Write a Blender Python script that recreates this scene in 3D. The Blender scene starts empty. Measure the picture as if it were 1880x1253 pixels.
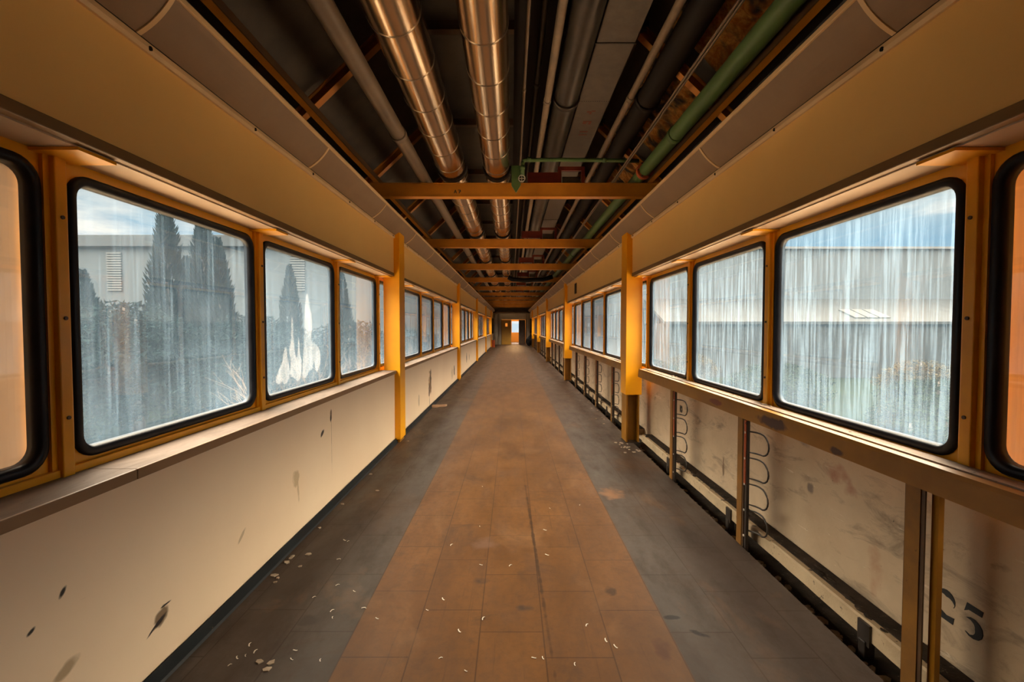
import bpy, bmesh, math, random
from mathutils import Vector, Matrix
random.seed(7)
PI = math.pi
C = bpy.context.scene.collection
S = bpy.context.scene
CAMX, CAMZ, F = -0.02, 1.45, 835.0

# ---------------------------------------------------------------- camera
cd = bpy.data.cameras.new('camera'); cam = bpy.data.objects.new('camera', cd); C.objects.link(cam)
cam.location = (CAMX, 0, CAMZ)
cam.rotation_euler = (PI/2 - math.atan(26.5/F), 0, math.radians(-0.07))
cd.sensor_width = 36.0; cd.lens = F*36.0/1880.0; cd.clip_start = 0.02; cd.clip_end = 500
S.camera = cam

# ---------------------------------------------------------------- sky
def build_world():
    w = bpy.data.worlds.new('sky'); S.world = w; w.use_nodes = True
    nt = w.node_tree; nt.nodes.clear(); N = nt.nodes; L = nt.links
    out = N.new('ShaderNodeOutputWorld'); bg = N.new('ShaderNodeBackground')
    tc = N.new('ShaderNodeTexCoord'); sp = N.new('ShaderNodeSeparateXYZ')
    L.new(tc.outputs['Generated'], sp.inputs[0])
    # colour by elevation: pale blue low in the sky, warm brightened band higher up
    cr = N.new('ShaderNodeValToRGB'); e = cr.color_ramp
    e.elements[0].position = 0.0; e.elements[0].color = (.50, .62, .70, 1)
    e.elements[1].position = 0.30; e.elements[1].color = (1.0, .75, .50, 1)
    m = e.elements.new(.14); m.color = (.22, .40, .54, 1)
    m = e.elements.new(.22); m.color = (.55, .60, .60, 1)
    L.new(sp.outputs['Z'], cr.inputs[0])
    # clouds
    mp = N.new('ShaderNodeMapping'); mp.inputs['Scale'].default_value = (1.2, 1.2, 5.0); mp.inputs['Location'].default_value = (.3, .1, .0)
    L.new(tc.outputs['Generated'], mp.inputs[0])
    nz = N.new('ShaderNodeTexNoise'); nz.inputs['Scale'].default_value = 2.6; nz.inputs['Detail'].default_value = 7; nz.inputs['Roughness'].default_value = .55
    L.new(mp.outputs[0], nz.inputs[0])
    r2 = N.new('ShaderNodeValToRGB'); r2.color_ramp.elements[0].position = .47; r2.color_ramp.elements[1].position = .60
    L.new(nz.outputs[0], r2.inputs[0])
    mx = N.new('ShaderNodeMix'); mx.data_type = 'RGBA'; L.new(r2.outputs[0], mx.inputs[0])
    L.new(cr.outputs[0], mx.inputs[6]); mx.inputs[7].default_value = (1.0, .88, .76, 1)
    st = N.new('ShaderNodeMapRange'); st.inputs['From Min'].default_value = .235; st.inputs['From Max'].default_value = .36
    st.inputs['To Min'].default_value = SKY_LOW; st.inputs['To Max'].default_value = SKY_HIGH
    L.new(sp.outputs['Z'], st.inputs['Value'])
    L.new(mx.outputs[2], bg.inputs[0]); L.new(st.outputs[0], bg.inputs[1]); L.new(bg.outputs[0], out.inputs[0])
SKY_LOW, SKY_HIGH = 1.25, 22.0  # unseen upper sky is brightened to light the room
build_world()
S.view_settings.view_transform = 'Standard'; S.view_settings.look = 'None'
S.view_settings.gamma = 1.0; S.view_settings.exposure = 0.0; S.view_settings.use_curve_mapping = False
S.cycles.max_bounces = 9; S.cycles.diffuse_bounces = 6; S.cycles.glossy_bounces = 4; S.cycles.transparent_max_bounces = 16
S.cycles.caustics_reflective = False; S.cycles.caustics_refractive = False; S.cycles.sample_clamp_indirect = 6.0

# ---------------------------------------------------------------- dimensions (metres)
W = 1.66        # window plane
WALL = 1.47     # face of fascia and wall panels
PITCH = 1.30; Y0 = 1.64     # window joints at Y0 + k*PITCH
POST0, BAY = 5.63, 6.5      # near face of each column
YEND = 36.7; YBACK = -1.0
NP = 5

# ---------------------------------------------------------------- material helpers
class NT:
    def __init__(s, name):
        s.m = bpy.data.materials.new(name); s.m.use_nodes = True
        s.t = s.m.node_tree; s.N = s.t.nodes; s.L = s.t.links
        s.b = s.N['Principled BSDF']; s.out = s.N['Material Output']
    def n(s, kind, **kw):
        x = s.N.new('ShaderNode'+kind)
        for k, v in kw.items():
            if hasattr(x, k): setattr(x, k, v)
            else: x.inputs[k.replace('_', ' ')].default_value = v
        return x
    def link(s, a, b): s.L.new(a, b)
    def pos(s, scale=(1,1,1), loc=(0,0,0), rot=(0,0,0)):
        g = s.n('NewGeometry'); m = s.n('Mapping'); m.inputs['Scale'].default_value = scale
        m.inputs['Location'].default_value = loc; m.inputs['Rotation'].default_value = rot
        s.link(g.outputs['Position'], m.inputs[0]); return m.outputs[0]
    def noise(s, vec, scale, detail=4, rough=.55, dist=0):
        x = s.n('TexNoise'); x.inputs['Scale'].default_value = scale; x.inputs['Detail'].default_value = detail
        x.inputs['Roughness'].default_value = rough; x.inputs['Distortion'].default_value = dist
        s.link(vec, x.inputs[0]); return x.outputs[0]
    def ramp(s, fac, p0, p1, c0=(0,0,0,1), c1=(1,1,1,1)):
        x = s.n('ValToRGB'); e = x.color_ramp.elements
        e[0].position = p0; e[0].color = c0; e[1].position = p1; e[1].color = c1
        s.link(fac, x.inputs[0]); return x.outputs[0]
    def mix(s, fac, a, b):
        x = s.n('Mix'); x.data_type = 'RGBA'
        for v, i in ((fac, 0), (a, 6), (b, 7)):
            if hasattr(v, 'type') and hasattr(v, 'node'): s.link(v, x.inputs[i])
            elif i == 0: x.inputs[0].default_value = v
            else: x.inputs[i].default_value = (*v[:3], 1)
        return x.outputs[2]
    def math(s, op, a, b=0.0, c=None, clamp=False):
        x = s.n('Math'); x.operation = op; x.use_clamp = clamp
        for i, v in enumerate((a, b) if c is None else (a, b, c)):
            if hasattr(v, 'node'): s.link(v, x.inputs[i])
            else: x.inputs[i].default_value = v
        return x.outputs[0]
    def bump(s, h, strength=.2, dist=.01):
        x = s.n('Bump'); x.inputs['Strength'].default_value = strength; x.inputs['Distance'].default_value = dist
        s.link(h, x.inputs['Height']); s.link(x.outputs[0], s.b.inputs['Normal'])
    def set(s, col=None, rough=None, metal=None, spec=None):
        for v, k in ((col, 'Base Color'), (rough, 'Roughness'), (metal, 'Metallic'), (spec, 'Specular IOR Level')):
            if v is None: continue
            if hasattr(v, 'node'): s.link(v, s.b.inputs[k])
            elif k == 'Base Color': s.b.inputs[k].default_value = (*v[:3], 1)
            else: s.b.inputs[k].default_value = v
        return s.m

def marks(t, col, items, axes=('Y', 'Z'), dn=None):
    """stains and tears of their own shape: (a, b, ra, rb, colour, softness, angle)"""
    g = t.n('NewGeometry'); sp = t.n('SeparateXYZ'); t.link(g.outputs['Position'], sp.inputs[0])
    nz = t.n('TexNoise'); nz.inputs['Scale'].default_value = 14; nz.inputs['Detail'].default_value = 3
    t.link(g.outputs['Position'], nz.inputs[0])
    for (a, b, ra, rb, c, soft, ang) in items:
        da = t.math('SUBTRACT', sp.outputs[axes[0]], a); db = t.math('SUBTRACT', sp.outputs[axes[1]], b)
        ca, sa = math.cos(ang), math.sin(ang)
        u = t.math('DIVIDE', t.math('ADD', t.math('MULTIPLY', da, ca), t.math('MULTIPLY', db, sa)), ra)
        v = t.math('DIVIDE', t.math('ADD', t.math('MULTIPLY', da, -sa), t.math('MULTIPLY', db, ca)), rb)
        d = t.math('ADD', t.math('MULTIPLY', u, u), t.math('MULTIPLY', v, v))
        d = t.math('ADD', d, t.math('MULTIPLY_ADD', nz.outputs[0], 2.6, -1.3))
        mr = t.n('MapRange'); t.link(d, mr.inputs['Value'])
        mr.inputs['From Min'].default_value = 1.0; mr.inputs['From Max'].default_value = 1.0 - soft
        mr.inputs['To Min'].default_value = 0; mr.inputs['To Max'].default_value = 1
        f = mr.outputs[0]
        if len(c) == 4: f = t.math('MULTIPLY', f, c[3])
        col = t.mix(f, col, c)
    return col

def paint(name, col, dark, rough=.5, nscale=3.0, spots=0.0, spotcol=(.12,.04,.02), bump=.05, metal=0):
    t = NT(name); p = t.pos()
    n = t.noise(p, nscale, 5, .6)
    c = t.mix(t.ramp(n, .35, .72), dark, col)
    if spots:
        n2 = t.noise(p, nscale*4, 6, .7)
        c = t.mix(t.ramp(n2, .72-spots, .78-spots), c, spotcol)
    fine = t.noise(p, 90, 3)
    t.bump(fine, bump, .004)
    return t.set(c, t.ramp(n, .2, .9, (rough-.08,)*3+(1,), (rough+.12,)*3+(1,)), metal)

M = {}
def build_materials():
    M['yellow'] = paint('yellow_enamel', (.98,.44,.001), (.90,.37,.001), .38, 2.0, .02, (.22,.08,.01))
    M['steel_yellow'] = paint('ochre_steel_paint', (.36,.155,.007), (.24,.10,.005), .42, 2.5, .06, (.07,.025,.012))
    M['ochre_worn'] = paint('worn_ochre_strip', (.30,.13,.012), (.16,.07,.012), .5, 5, .08, (.06,.02,.01))
    t = NT('rail_paint'); p = t.pos(); n = t.noise(p, 2.5, 5, .6); c = t.mix(t.ramp(n, .35, .7), (.24,.10,.005), (.38,.165,.007))
    c = t.mix(t.ramp(t.noise(p, 10, 6, .7), .66, .72), c, (.07,.025,.012))
    c = marks(t, c, [(2.62,.890,.17,.035,(.045,.010,.008),.6,0), (3.35,.89,.10,.022,(.16,.035,.012),.6,0), (2.1,.87,.05,.02,(.06,.02,.01),.6,0)])
    t.bump(t.noise(p, 70, 3), .06, .004); t.set(c, .45); M['rail_paint'] = t.m
    M['beam'] = paint('orange_beam_paint', (.52,.20,.012), (.34,.12,.008), .5, 3, .05, (.10,.03,.015))
    M['frame'] = paint('amber_window_frame', (.92,.44,.008), (.76,.34,.006), .35, 4, .03, (.16,.06,.02))
    M['fascia'] = paint('fascia_cream', (.93,.60,.22), (.88,.55,.19), .6, 1.2)
    M['fascia_edge'] = paint('fascia_edge_brown', (.26,.15,.055), (.20,.11,.04), .5, 3)
    M['cove'] = paint('cove_board', (.31,.215,.145), (.25,.17,.115), .7, 2.5)
    M['cove_bead'] = paint('cove_bead', (.80,.58,.34), (.68,.48,.27), .5, 4)
    t = NT('soffit_board'); p = t.pos()
    n = t.noise(p, 3, 4); t.set(t.mix(t.ramp(n, .3, .7), (.52,.41,.32), (.62,.50,.40)), .2)
    M['soffit'] = t.m
    t = NT('sill_stone'); p = t.pos((3,.8,3)); n = t.noise(p, 4, 8, .68, .6)
    c = t.mix(t.ramp(n, .38, .66), (.16,.11,.082), (.24,.175,.135)); n2 = t.noise(t.pos(), 38, 4, .7)
    c = t.mix(t.ramp(n2, .66, .70), c, (.12,.08,.05)); t.bump(n, .1, .004); t.set(c, .75, None, .2); M['sill'] = t.m
    M['sill_edge'] = paint('sill_edge_brown', (.33,.20,.10), (.26,.15,.07), .5, 3)
    # dusty ledge
    t = NT('ledge_wood'); p = t.pos((5,.6,5)); n = t.noise(p, 5, 8, .7, .5)
    c = t.mix(t.ramp(n, .35, .68), (.19,.12,.075), (.40,.29,.21)); n2 = t.noise(t.pos(), 26, 6, .75)
    c = t.mix(t.ramp(n2, .60, .66), c, (.10,.065,.04)); t.bump(n2, .5, .01); t.set(c, .75); M['ledge'] = t.m
    # left wall panel with its marks
    t = NT('wall_panel_left'); p = t.pos(); n = t.noise(p, 1.1, 4)
    c = t.mix(t.ramp(n, .3, .7), (.80,.61,.42), (.86,.68,.48))
    scuff = t.noise(t.pos((1,.7,5), rot=(.6,0,0)), 7, 7, .75)
    c = t.mix(t.math('MULTIPLY', t.ramp(scuff, .69, .76), .35), c, (.36,.24,.14))
    K = (.015,.010,.008); B = (.30,.19,.09)
    c = marks(t, c, [
        (1.85,.25,.050,.040,(.22,.15,.09),.5,.4), (1.84,.235,.055,.012,K,.6,.35), (1.80,.222,.05,.006,K,.5,.5), (1.87,.285,.035,.005,K,.5,0),
        (1.443,.59,.022,.010,K,.7,.9), (1.347,.53,.018,.008,K,.7,.6), (1.315,.335,.035,.06,K,.3,.3), (1.45,.335,.05,.022,(.26,.17,.08,.7),1,.4),
        (3.636,.745,.022,.060,(.16,.09,.04),.6,0), (3.63,.715,.016,.030,K,.6,0), (3.47,.636,.045,.022,K,.6,.6), (3.64,.50,.004,.26,(.35,.22,.12,.8),.8,0),
        (3.03,.43,.05,.06,(.50,.36,.20,.8),.6,.2), (3.06,.34,.015,.09,(.50,.36,.20,.7),.6,.1), (2.42,.33,.05,.012,(.4,.28,.16,.7),.6,.7),
        (8.07,.45,.15,.22,(.42,.27,.14),.4,0), (8.15,.46,.05,.24,K,.4,0), (8.0,.33,.06,.15,(.03,.02,.015),.4,0), (8.02,.12,.02,.14,K,.6,0),
        (11.5,.33,.10,.14,K,.5,0), (11.1,.30,.2,.16,(.45,.33,.2,.6),.6,0), (14.7,.44,.12,.16,K,.5,0), (15.6,.42,.1,.13,(.25,.17,.1),.6,0), (7.1,.3,.06,.1,(.4,.3,.18,.7),.6,0)])
    t.bump(t.noise(p, 60, 2), .03, .003); t.set(c, .48); M['wall_left'] = t.m
    # battered wall on the right
    t = NT('wall_panel_right'); p = t.pos(); n = t.noise(p, 1.6, 6, .6)
    c = t.mix(t.ramp(n, .3, .7), (.42,.31,.20), (.62,.48,.33))
    sc = t.noise(t.pos((1,.9,2.5), rot=(-.5,0,0)), 3.2, 8, .72, .8)
    c = t.mix(t.math('MULTIPLY', t.ramp(sc, .52, .68), .75), c, (.19,.145,.105))
    ws = t.noise(t.pos((1,.6,5), rot=(.5,0,0)), 6, 6, .7, 1.0)
    c = t.mix(t.math('MULTIPLY', t.ramp(ws, .64, .68), .5), c, (.80,.70,.55))
    sp2 = t.noise(p, 30, 5, .7); c = t.mix(t.ramp(sp2, .69, .73), c, (.07,.045,.03))
    c = marks(t, c, [(2.42,.66,.10,.06,(.34,.15,.10,.8),1,0), (2.32,.60,.06,.04,(.34,.15,.10,.7),1,0), (2.55,.88,.17,.05,(.15,.13,.11,.8),.8,-.5),
        (2.75,.78,.10,.04,(.17,.14,.12,.7),.8,.3), (2.15,.28,.05,.14,(.38,.20,.12,.6),1,0), (4.85,.60,.05,.08,(.5,.2,.14,.5),1,0), (3.72,.30,.02,.09,(.15,.09,.05,.9),.6,0),
        (2.63,.5,.035,.035,(.12,.09,.08,.8),.8,0)])
    t.bump(sp2, .25, .006); t.set(c, .6); M['wall_right'] = t.m
    M['white_wall'] = paint('end_wall_plaster', (.42,.36,.27), (.32,.27,.2), .7, 1.5)
    # floor
    t = NT('floor_tiles'); g = t.n('NewGeometry'); sp = t.n('SeparateXYZ'); t.link(g.outputs['Position'], sp.inputs[0])
    X, Y = sp.outputs['X'], sp.outputs['Y']; p = t.pos()
    wob = t.noise(p, 1.3, 4)
    big = t.noise(t.pos((1,.5,1)), 1.6, 6, .62, .4); fine = t.noise(p, 22, 7, .72); mid = t.noise(t.pos((1,.35,1)), 6, 6, .65)
    brown = t.mix(t.ramp(big, .34, .70), (.100,.044,.015), (.190,.086,.029))
    brown = t.mix(t.math('MULTIPLY', t.ramp(mid, .50, .70), .40), brown, (.10,.054,.033))
    side = t.mix(t.ramp(big, .36, .66), (.048,.037,.030), (.088,.072,.060))
    side = t.mix(t.math('MULTIPLY', t.ramp(mid, .52, .72), .6), side, (.035,.025,.018))
    edge = t.math('MULTIPLY_ADD', wob, .55, -.27)
    ax = t.math('ABSOLUTE', t.math('SUBTRACT', X, .04))
    nearw = t.math('ADD', ax, edge)
    rust = t.mix(t.ramp(mid, .35, .7), (.13,.062,.026), (.065,.034,.018))
    side = t.mix(t.ramp(nearw, 1.08, 1.28), side, rust)
    inner = t.math('LESS_THAN', t.math('ABSOLUTE', t.math('ADD', X, .018)), .752)
    # the side strips lose their blue-grey lacquer in patches
    worn = t.math('MULTIPLY', t.ramp(t.noise(t.pos((1,.6,1)), 1.1, 5, .6), .55, .7), .8)
    sw = t.mix(worn, side, (.105,.058,.03))
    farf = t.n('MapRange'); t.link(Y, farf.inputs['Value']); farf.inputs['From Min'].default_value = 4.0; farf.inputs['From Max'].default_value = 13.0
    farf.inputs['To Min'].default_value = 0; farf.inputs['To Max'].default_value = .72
    dusty = t.mix(t.ramp(mid, .35, .7), (.135,.085,.055), (.085,.052,.034))  # floor blends to one brown tone with distance
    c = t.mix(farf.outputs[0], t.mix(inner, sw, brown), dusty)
    # tile joints
    col = t.math('DIVIDE', t.math('ADD', X, .77), .3); fx = t.math('FRACT', col)
    dx = t.math('MULTIPLY', t.math('MINIMUM', fx, t.math('SUBTRACT', 1.0, fx)), .3)
    off = t.math('MULTIPLY', t.math('FLOOR', col), .168)
    fy = t.math('FRACT', t.math('DIVIDE', t.math('ADD', t.math('ADD', Y, off), 20.05), .5))
    dy = t.math('MULTIPLY', t.math('MINIMUM', fy, t.math('SUBTRACT', 1.0, fy)), .5)
    dd = t.math('MINIMUM', dx, dy)
    j = t.n('MapRange'); t.link(dd, j.inputs['Value']); j.inputs['From Min'].default_value = .0016; j.inputs['From Max'].default_value = .0045
    j.inputs['To Min'].default_value = .62; j.inputs['To Max'].default_value = 0
    c = t.mix(j.outputs[0], c, (.030,.016,.010))
    # tint per tile
    cmb = t.n('CombineXYZ'); t.link(t.math('FLOOR', col), cmb.inputs[0]); t.link(t.math('FLOOR', t.math('DIVIDE', t.math('ADD', t.math('ADD', Y, off), 20.05), .5)), cmb.inputs[1])
    wn = t.n('TexWhiteNoise'); t.link(cmb.outputs[0], wn.inputs['Vector'])
    c = t.mix(t.math('MULTIPLY', wn.outputs[0], .20), c, (.06,.030,.018))
    c = t.mix(t.math('MULTIPLY', t.ramp(fine, .45, .8), .5), c, (.055,.032,.02))
    scr = t.noise(t.pos((9,.35,1), rot=(0,0,.05)), 5, 5, .7, .3); c = t.mix(t.math('MULTIPLY', t.ramp(scr, .60, .72), .45), c, (.05,.028,.018))
    blob = t.noise(t.pos(), 3.1, 7, .7, .8); c = t.mix(t.math('MULTIPLY', t.ramp(blob, .56, .70), .65), c, (.06,.035,.022))
    lite = t.noise(t.pos((1,.6,1), loc=(3,1,0)), 2.3, 6, .6, .5); c = t.mix(t.math('MULTIPLY', t.ramp(lite, .58, .75), .35), c, (.26,.14,.065))
    D = (.05,.035,.025)
    c = marks(t, c, [(.13,3.1,.012,1.5,(.045,.024,.014,.8),.9,.0245), (.52,2.45,.035,.05,(.04,.022,.013,.8),.8,0), (.66,2.0,.04,.09,(.07,.028,.014,.85),.8,0),
        (.77,2.22,.05,.02,(.012,.01,.008),.6,0), (.87,2.1,.05,.02,(.012,.01,.008),.6,-.6), (-.19,2.55,.05,.04,(.05,.032,.024,.8),1,0), (.05,2.3,.05,.03,(.045,.032,.026,.8),1,0), (-.27,1.76,.008,.008,D,.6,0), (-.31,1.755,.008,.008,D,.6,0),
        (-1.02,2.2,.06,.05,(.04,.03,.025,.7),.9,0), (.85,3.9,.12,.16,(.30,.14,.06,.6),1,0), (-.20,3.0,.10,.10,(.16,.09,.06,.6),1,0)], ('X','Y'))
    t.bump(fine, .12, .004); t.set(c, t.ramp(mid, .3, .8, (.42,)*3+(1,), (.65,)*3+(1,))); M['floor'] = t.m
    M['dirt'] = paint('dark_dirt', (.060,.042,.030), (.020,.015,.011), .95, 12, .1, (.16,.12,.08), .8)
    M['baseboard'] = paint('dark_skirting', (.010,.014,.016), (.006,.007,.008), .45, 5, .05, (.12,.08,.05))
    M['rubber'] = paint('black_rubber', (.012,.013,.018), (.006,.006,.009), .38, 8)
    M['rust'] = paint('red_rusty_steel', (.48,.085,.016), (.24,.045,.012), .6, 9, .12, (.025,.014,.01), .3)
    M['dark_steel'] = paint('dark_steel', (.045,.033,.026), (.02,.015,.012), .45, 8, .05, (.10,.04,.02))
    M['darkbrown'] = paint('dark_brown_paint', (.10,.05,.018), (.05,.025,.012), .5, 6, .05, (.16,.06,.02))
    M['duct_cream'] = paint('cream_chipped_paint', (.55,.42,.27), (.38,.28,.17), .6, 5, .13, (.06,.045,.035), .4)
    t = NT('silver_jacket'); p = t.pos((1,.12,1)); n = t.noise(p, 4, 1)
    t.bump(n, .12, .03); t.set((.54,.405,.275), .20, 1.0); M['silver'] = t.m
    M['band'] = paint('jacket_band', (.42,.33,.24), (.2,.15,.1), .3, 8, 0, metal=1)
    M['grey_paint_pipe'] = paint('grey_painted_pipe', (.15,.105,.072), (.10,.07,.048), .5, 6)
    M['pale_pipe'] = paint('pale_conduit', (.23,.165,.11), (.14,.10,.07), .45, 8)
    M['galv'] = paint('galvanised_tray', (.13,.108,.09), (.085,.07,.058), .5, 14, 0, metal=.5)
    M['galv_dark'] = paint('dark_spiral_duct', (.075,.062,.052), (.042,.035,.03), .4, 10, 0, metal=.6)
    M['black_pipe'] = paint('black_lagging', (.014,.011,.010), (.008,.006,.006), .6, 10)
    M['green'] = paint('green_pipe_paint', (.085,.155,.05), (.06,.11,.038), .45, 6, .05, (.03,.03,.015))
    t = NT('copper_foil'); p = t.pos(); n = t.noise(p, 9, 8, .75, 1.2); big = t.noise(t.pos(), 3.4, 3, .55, .4)
    k = t.ramp(big, .44, .54)  # bright orange patches on near-black put the glints into the colour
    t.bump(n, 1.0, .10); t.set(t.mix(k, (.012,.007,.005), t.mix(t.ramp(n, .40, .64), (.55,.17,.02), (1.0,.60,.20))), .42, k); M['foil'] = t.m
    M['roof'] = paint('roof_panel_grey', (.072,.055,.043), (.024,.019,.016), .8, 2, .04, (.10,.08,.06), .3)
    M['wool'] = paint('blue_grey_insulation', (.11,.105,.10), (.04,.038,.036), .9, 9, .06, (.18,.16,.14), .6)
    M['red'] = paint('dark_red_bracket', (.26,.035,.018), (.16,.025,.014), .5, 6)
    M['paper'] = paint('white_paper', (.80,.74,.64), (.62,.55,.45), .8, 20)
    M['chip'] = paint('plaster_chip', (.52,.42,.31), (.28,.21,.15), .85, 30, .1, (.08,.06,.04), .5)
    M['wood'] = paint('splintered_wood', (.52,.33,.20), (.34,.2,.12), .7, 9)
    M['door'] = paint('yellow_door', (.42,.21,.015), (.32,.15,.01), .5, 2)
    M['black'] = paint('matt_black', (.01,.01,.012), (.006,.006,.007), .7, 6)
    M['ink'] = paint('stencil_ink', (.02,.02,.022), (.012,.012,.013), .6, 30)
    M['red_ink'] = paint('red_stencil', (.16,.03,.015), (.1,.02,.01), .6, 30)
    M['vent'] = paint('brown_vent', (.08,.035,.012), (.05,.02,.01), .5, 6)
    M['white_metal'] = paint('white_valve', (.6,.56,.5), (.4,.36,.3), .4, 12)
    M['smear'] = None
    # blinds
    for nm, a, b in (('blind_cream', (.66,.54,.43), (.60,.48,.37)), ('blind_orange', (.70,.45,.24), (.62,.38,.19))):
        t = NT(nm); wv = t.n('TexWave'); wv.inputs['Scale'].default_value = 90; wv.bands_direction = 'Z'; t.link(t.pos(), wv.inputs[0])
        c = t.mix(t.math('MULTIPLY', wv.outputs[1], .4), a, b); t.set(c, .8)
        tr = t.n('BsdfTranslucent'); t.link(c, tr.inputs[0]); ms = t.n('MixShader'); ms.inputs[0].default_value = .34
        t.link(t.b.outputs[0], ms.inputs[1]); t.link(tr.outputs[0], ms.inputs[2]); t.link(ms.outputs[0], t.out.inputs[0]); M[nm] = t.m
    # dirty glass
    FILM = .15
    def glass(name, lo, hi, base, tint, haze_z, streak_scale=34, streak_amt=1.0):
        t = NT(name); t.N.remove(t.b)
        trn = t.n('BsdfTransparent'); trn.inputs[0].default_value = (*tint, 1)
        gl = t.n('BsdfGlossy'); gl.inputs['Roughness'].default_value = .03
        lw = t.n('LayerWeight'); lw.inputs[0].default_value = .5; gb = t.n('NewGeometry')
        front = t.math('SUBTRACT', 1.0, gb.outputs['Backfacing'])
        ff = t.math('MULTIPLY', t.math('MULTIPLY_ADD', t.math('POWER', lw.outputs['Facing'], 5.0), .85, .11, clamp=True), front)
        m1 = t.n('MixShader'); t.link(ff, m1.inputs[0]); t.link(trn.outputs[0], m1.inputs[1]); t.link(gl.outputs[0], m1.inputs[2])
        # milky film that scatters daylight into the room
        m2 = t.n('BsdfTranslucent'); m2.inputs[0].default_value = (.42,.68,1.0,1)
        s1 = t.noise(t.pos((1,1,.035)), streak_scale, 6, .75); s2 = t.noise(t.pos((1,1,.09)), streak_scale*.35, 4, .6)
        blot = t.noise(t.pos((1,1,.5)), 1.7, 5, .6)
        g = t.n('NewGeometry'); sp = t.n('SeparateXYZ'); t.link(g.outputs['Position'], sp.inputs[0])
        hz = t.n('MapRange'); t.link(sp.outputs['Z'], hz.inputs['Value']); hz.inputs['From Min'].default_value = .98 + haze_z; hz.inputs['From Max'].default_value = .98
        hz.inputs['To Min'].default_value = 0; hz.inputs['To Max'].default_value = .45
        st = t.math('MULTIPLY', t.ramp(s1, lo, hi), t.ramp(s2, .32, .62))
        f = t.math('ADD', t.math('MULTIPLY', st, streak_amt), t.math('MULTIPLY', t.ramp(blot, .4, .7), .12))
        f = t.math('ADD', t.math('ADD', f, base), t.math('MULTIPLY', hz.outputs[0], t.ramp(blot, .2, .6)), clamp=True)
        f = t.math('MULTIPLY', t.math('MULTIPLY', t.math('MINIMUM', f, 1.0), FILM), front)
        m3 = t.n('MixShader'); t.link(f, m3.inputs[0]); t.link(m1.outputs[0], m3.inputs[1]); t.link(m2.outputs[0], m3.inputs[2])
        t.link(m3.outputs[0], t.out.inputs[0]); return t.m
    M['glass_left'] = glass('dirty_glass_left', .46, .64, .15, (.90,.95,.97), .40, 36, .42)
    M['glass_left_b'] = glass('dirty_glass_misted', .42, .66, .34, (.85,.9,.92), .9, 20, .30)
    M['glass_right'] = glass('dirty_glass_dripped', .44, .57, .20, (.90,.94,.95), .25, 46, 1.0)
    M['glass_far'] = glass('dirty_glass_far', .42, .70, .08, (.85,.88,.9), .4, 24, .35)
    t = NT('white_smear'); t.N.remove(t.b); tl = t.n('BsdfTranslucent'); tl.inputs[0].default_value = (.5,.52,.54,1)
    tl.inputs[0].default_value = (.95,.95,1,1); tp = t.n('BsdfTransparent')
    b = t.n('MixShader'); t.link(t.ramp(t.noise(t.pos((1,1,.4)), 12, 5, .7), .3, .6, (.02,)*3+(1,), (.065,)*3+(1,)), b.inputs[0]); t.link(tp.outputs[0], b.inputs[1]); t.link(tl.outputs[0], b.inputs[2])
    t.link(b.outputs[0], t.out.inputs[0]); M['smear'] = t.m
    # outside
    M['grass'] = paint('grass_ground', (.012,.018,.009), (.007,.011,.006), .9, 1.2, .08, (.025,.024,.012), .6)
    for nm, a, b in (('conifer', (.004,.010,.012), (.002,.005,.006)), ('shrub', (.014,.022,.010), (.006,.010,.005)), ('dryshrub', (.06,.048,.022), (.03,.022,.01)), ('olive', (.009,.016,.017), (.004,.007,.008))):
        M[nm] = paint(nm+'_foliage', a, b, .9, 3); M[nm].node_tree.nodes['Principled BSDF'].inputs['Specular IOR Level'].default_value = 0
    M['grass'].node_tree.nodes['Principled BSDF'].inputs['Specular IOR Level'].default_value = 0
    M['bounce_pave'] = paint('bounce_paving', (.62,.46,.30), (.50,.37,.24), .95, 2)  # pale reflector surface for the unseen strips below the windows
    M['bark'] = paint('bark', (.06,.045,.035), (.03,.022,.018), .9, 8)
    M['twig'] = paint('pale_twigs', (.14,.085,.045), (.08,.05,.03), .8, 8)
    t = NT('building_cladding'); p = t.pos((.35,1,.02)); n = t.noise(p, 2.2, 3); wv = t.n('TexWave'); wv.inputs['Scale'].default_value = .45; t.link(t.pos(), wv.inputs[0])
    t.set(t.mix(t.ramp(n, .3, .7), (.026,.036,.046), (.038,.049,.060)), .8); M['cladding'] = t.m
    M['reflect_brown'] = paint('reflection_brown_facade', (.040,.022,.012), (.022,.013,.008), .9, 1.2)  # warm brown imitates orange column reflections in the far left panes
    M['parapet'] = paint('parapet_grey', (.020,.028,.036), (.016,.022,.029), .8, .6)
    M['louver'] = paint('pale_louver', (.07,.075,.08), (.055,.06,.065), .7, 2)
    M['band_dark'] = paint('dark_glazing_band', (.010,.013,.015), (.006,.008,.010), .5, .8)
    M['roof_dark'] = paint('lean_to_roof', (.0042,.006,.0075), (.003,.0045,.006), .7, .8)
    M['skylight'] = paint('pale_skylight', (.045,.045,.042), (.038,.038,.035), .4, 1)
build_materials()
for k_ in ('baseboard','dirt','rubber','floor','black_pipe','black'):
    M[k_].node_tree.nodes['Principled BSDF'].inputs['Specular IOR Level'].default_value = .18

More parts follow.
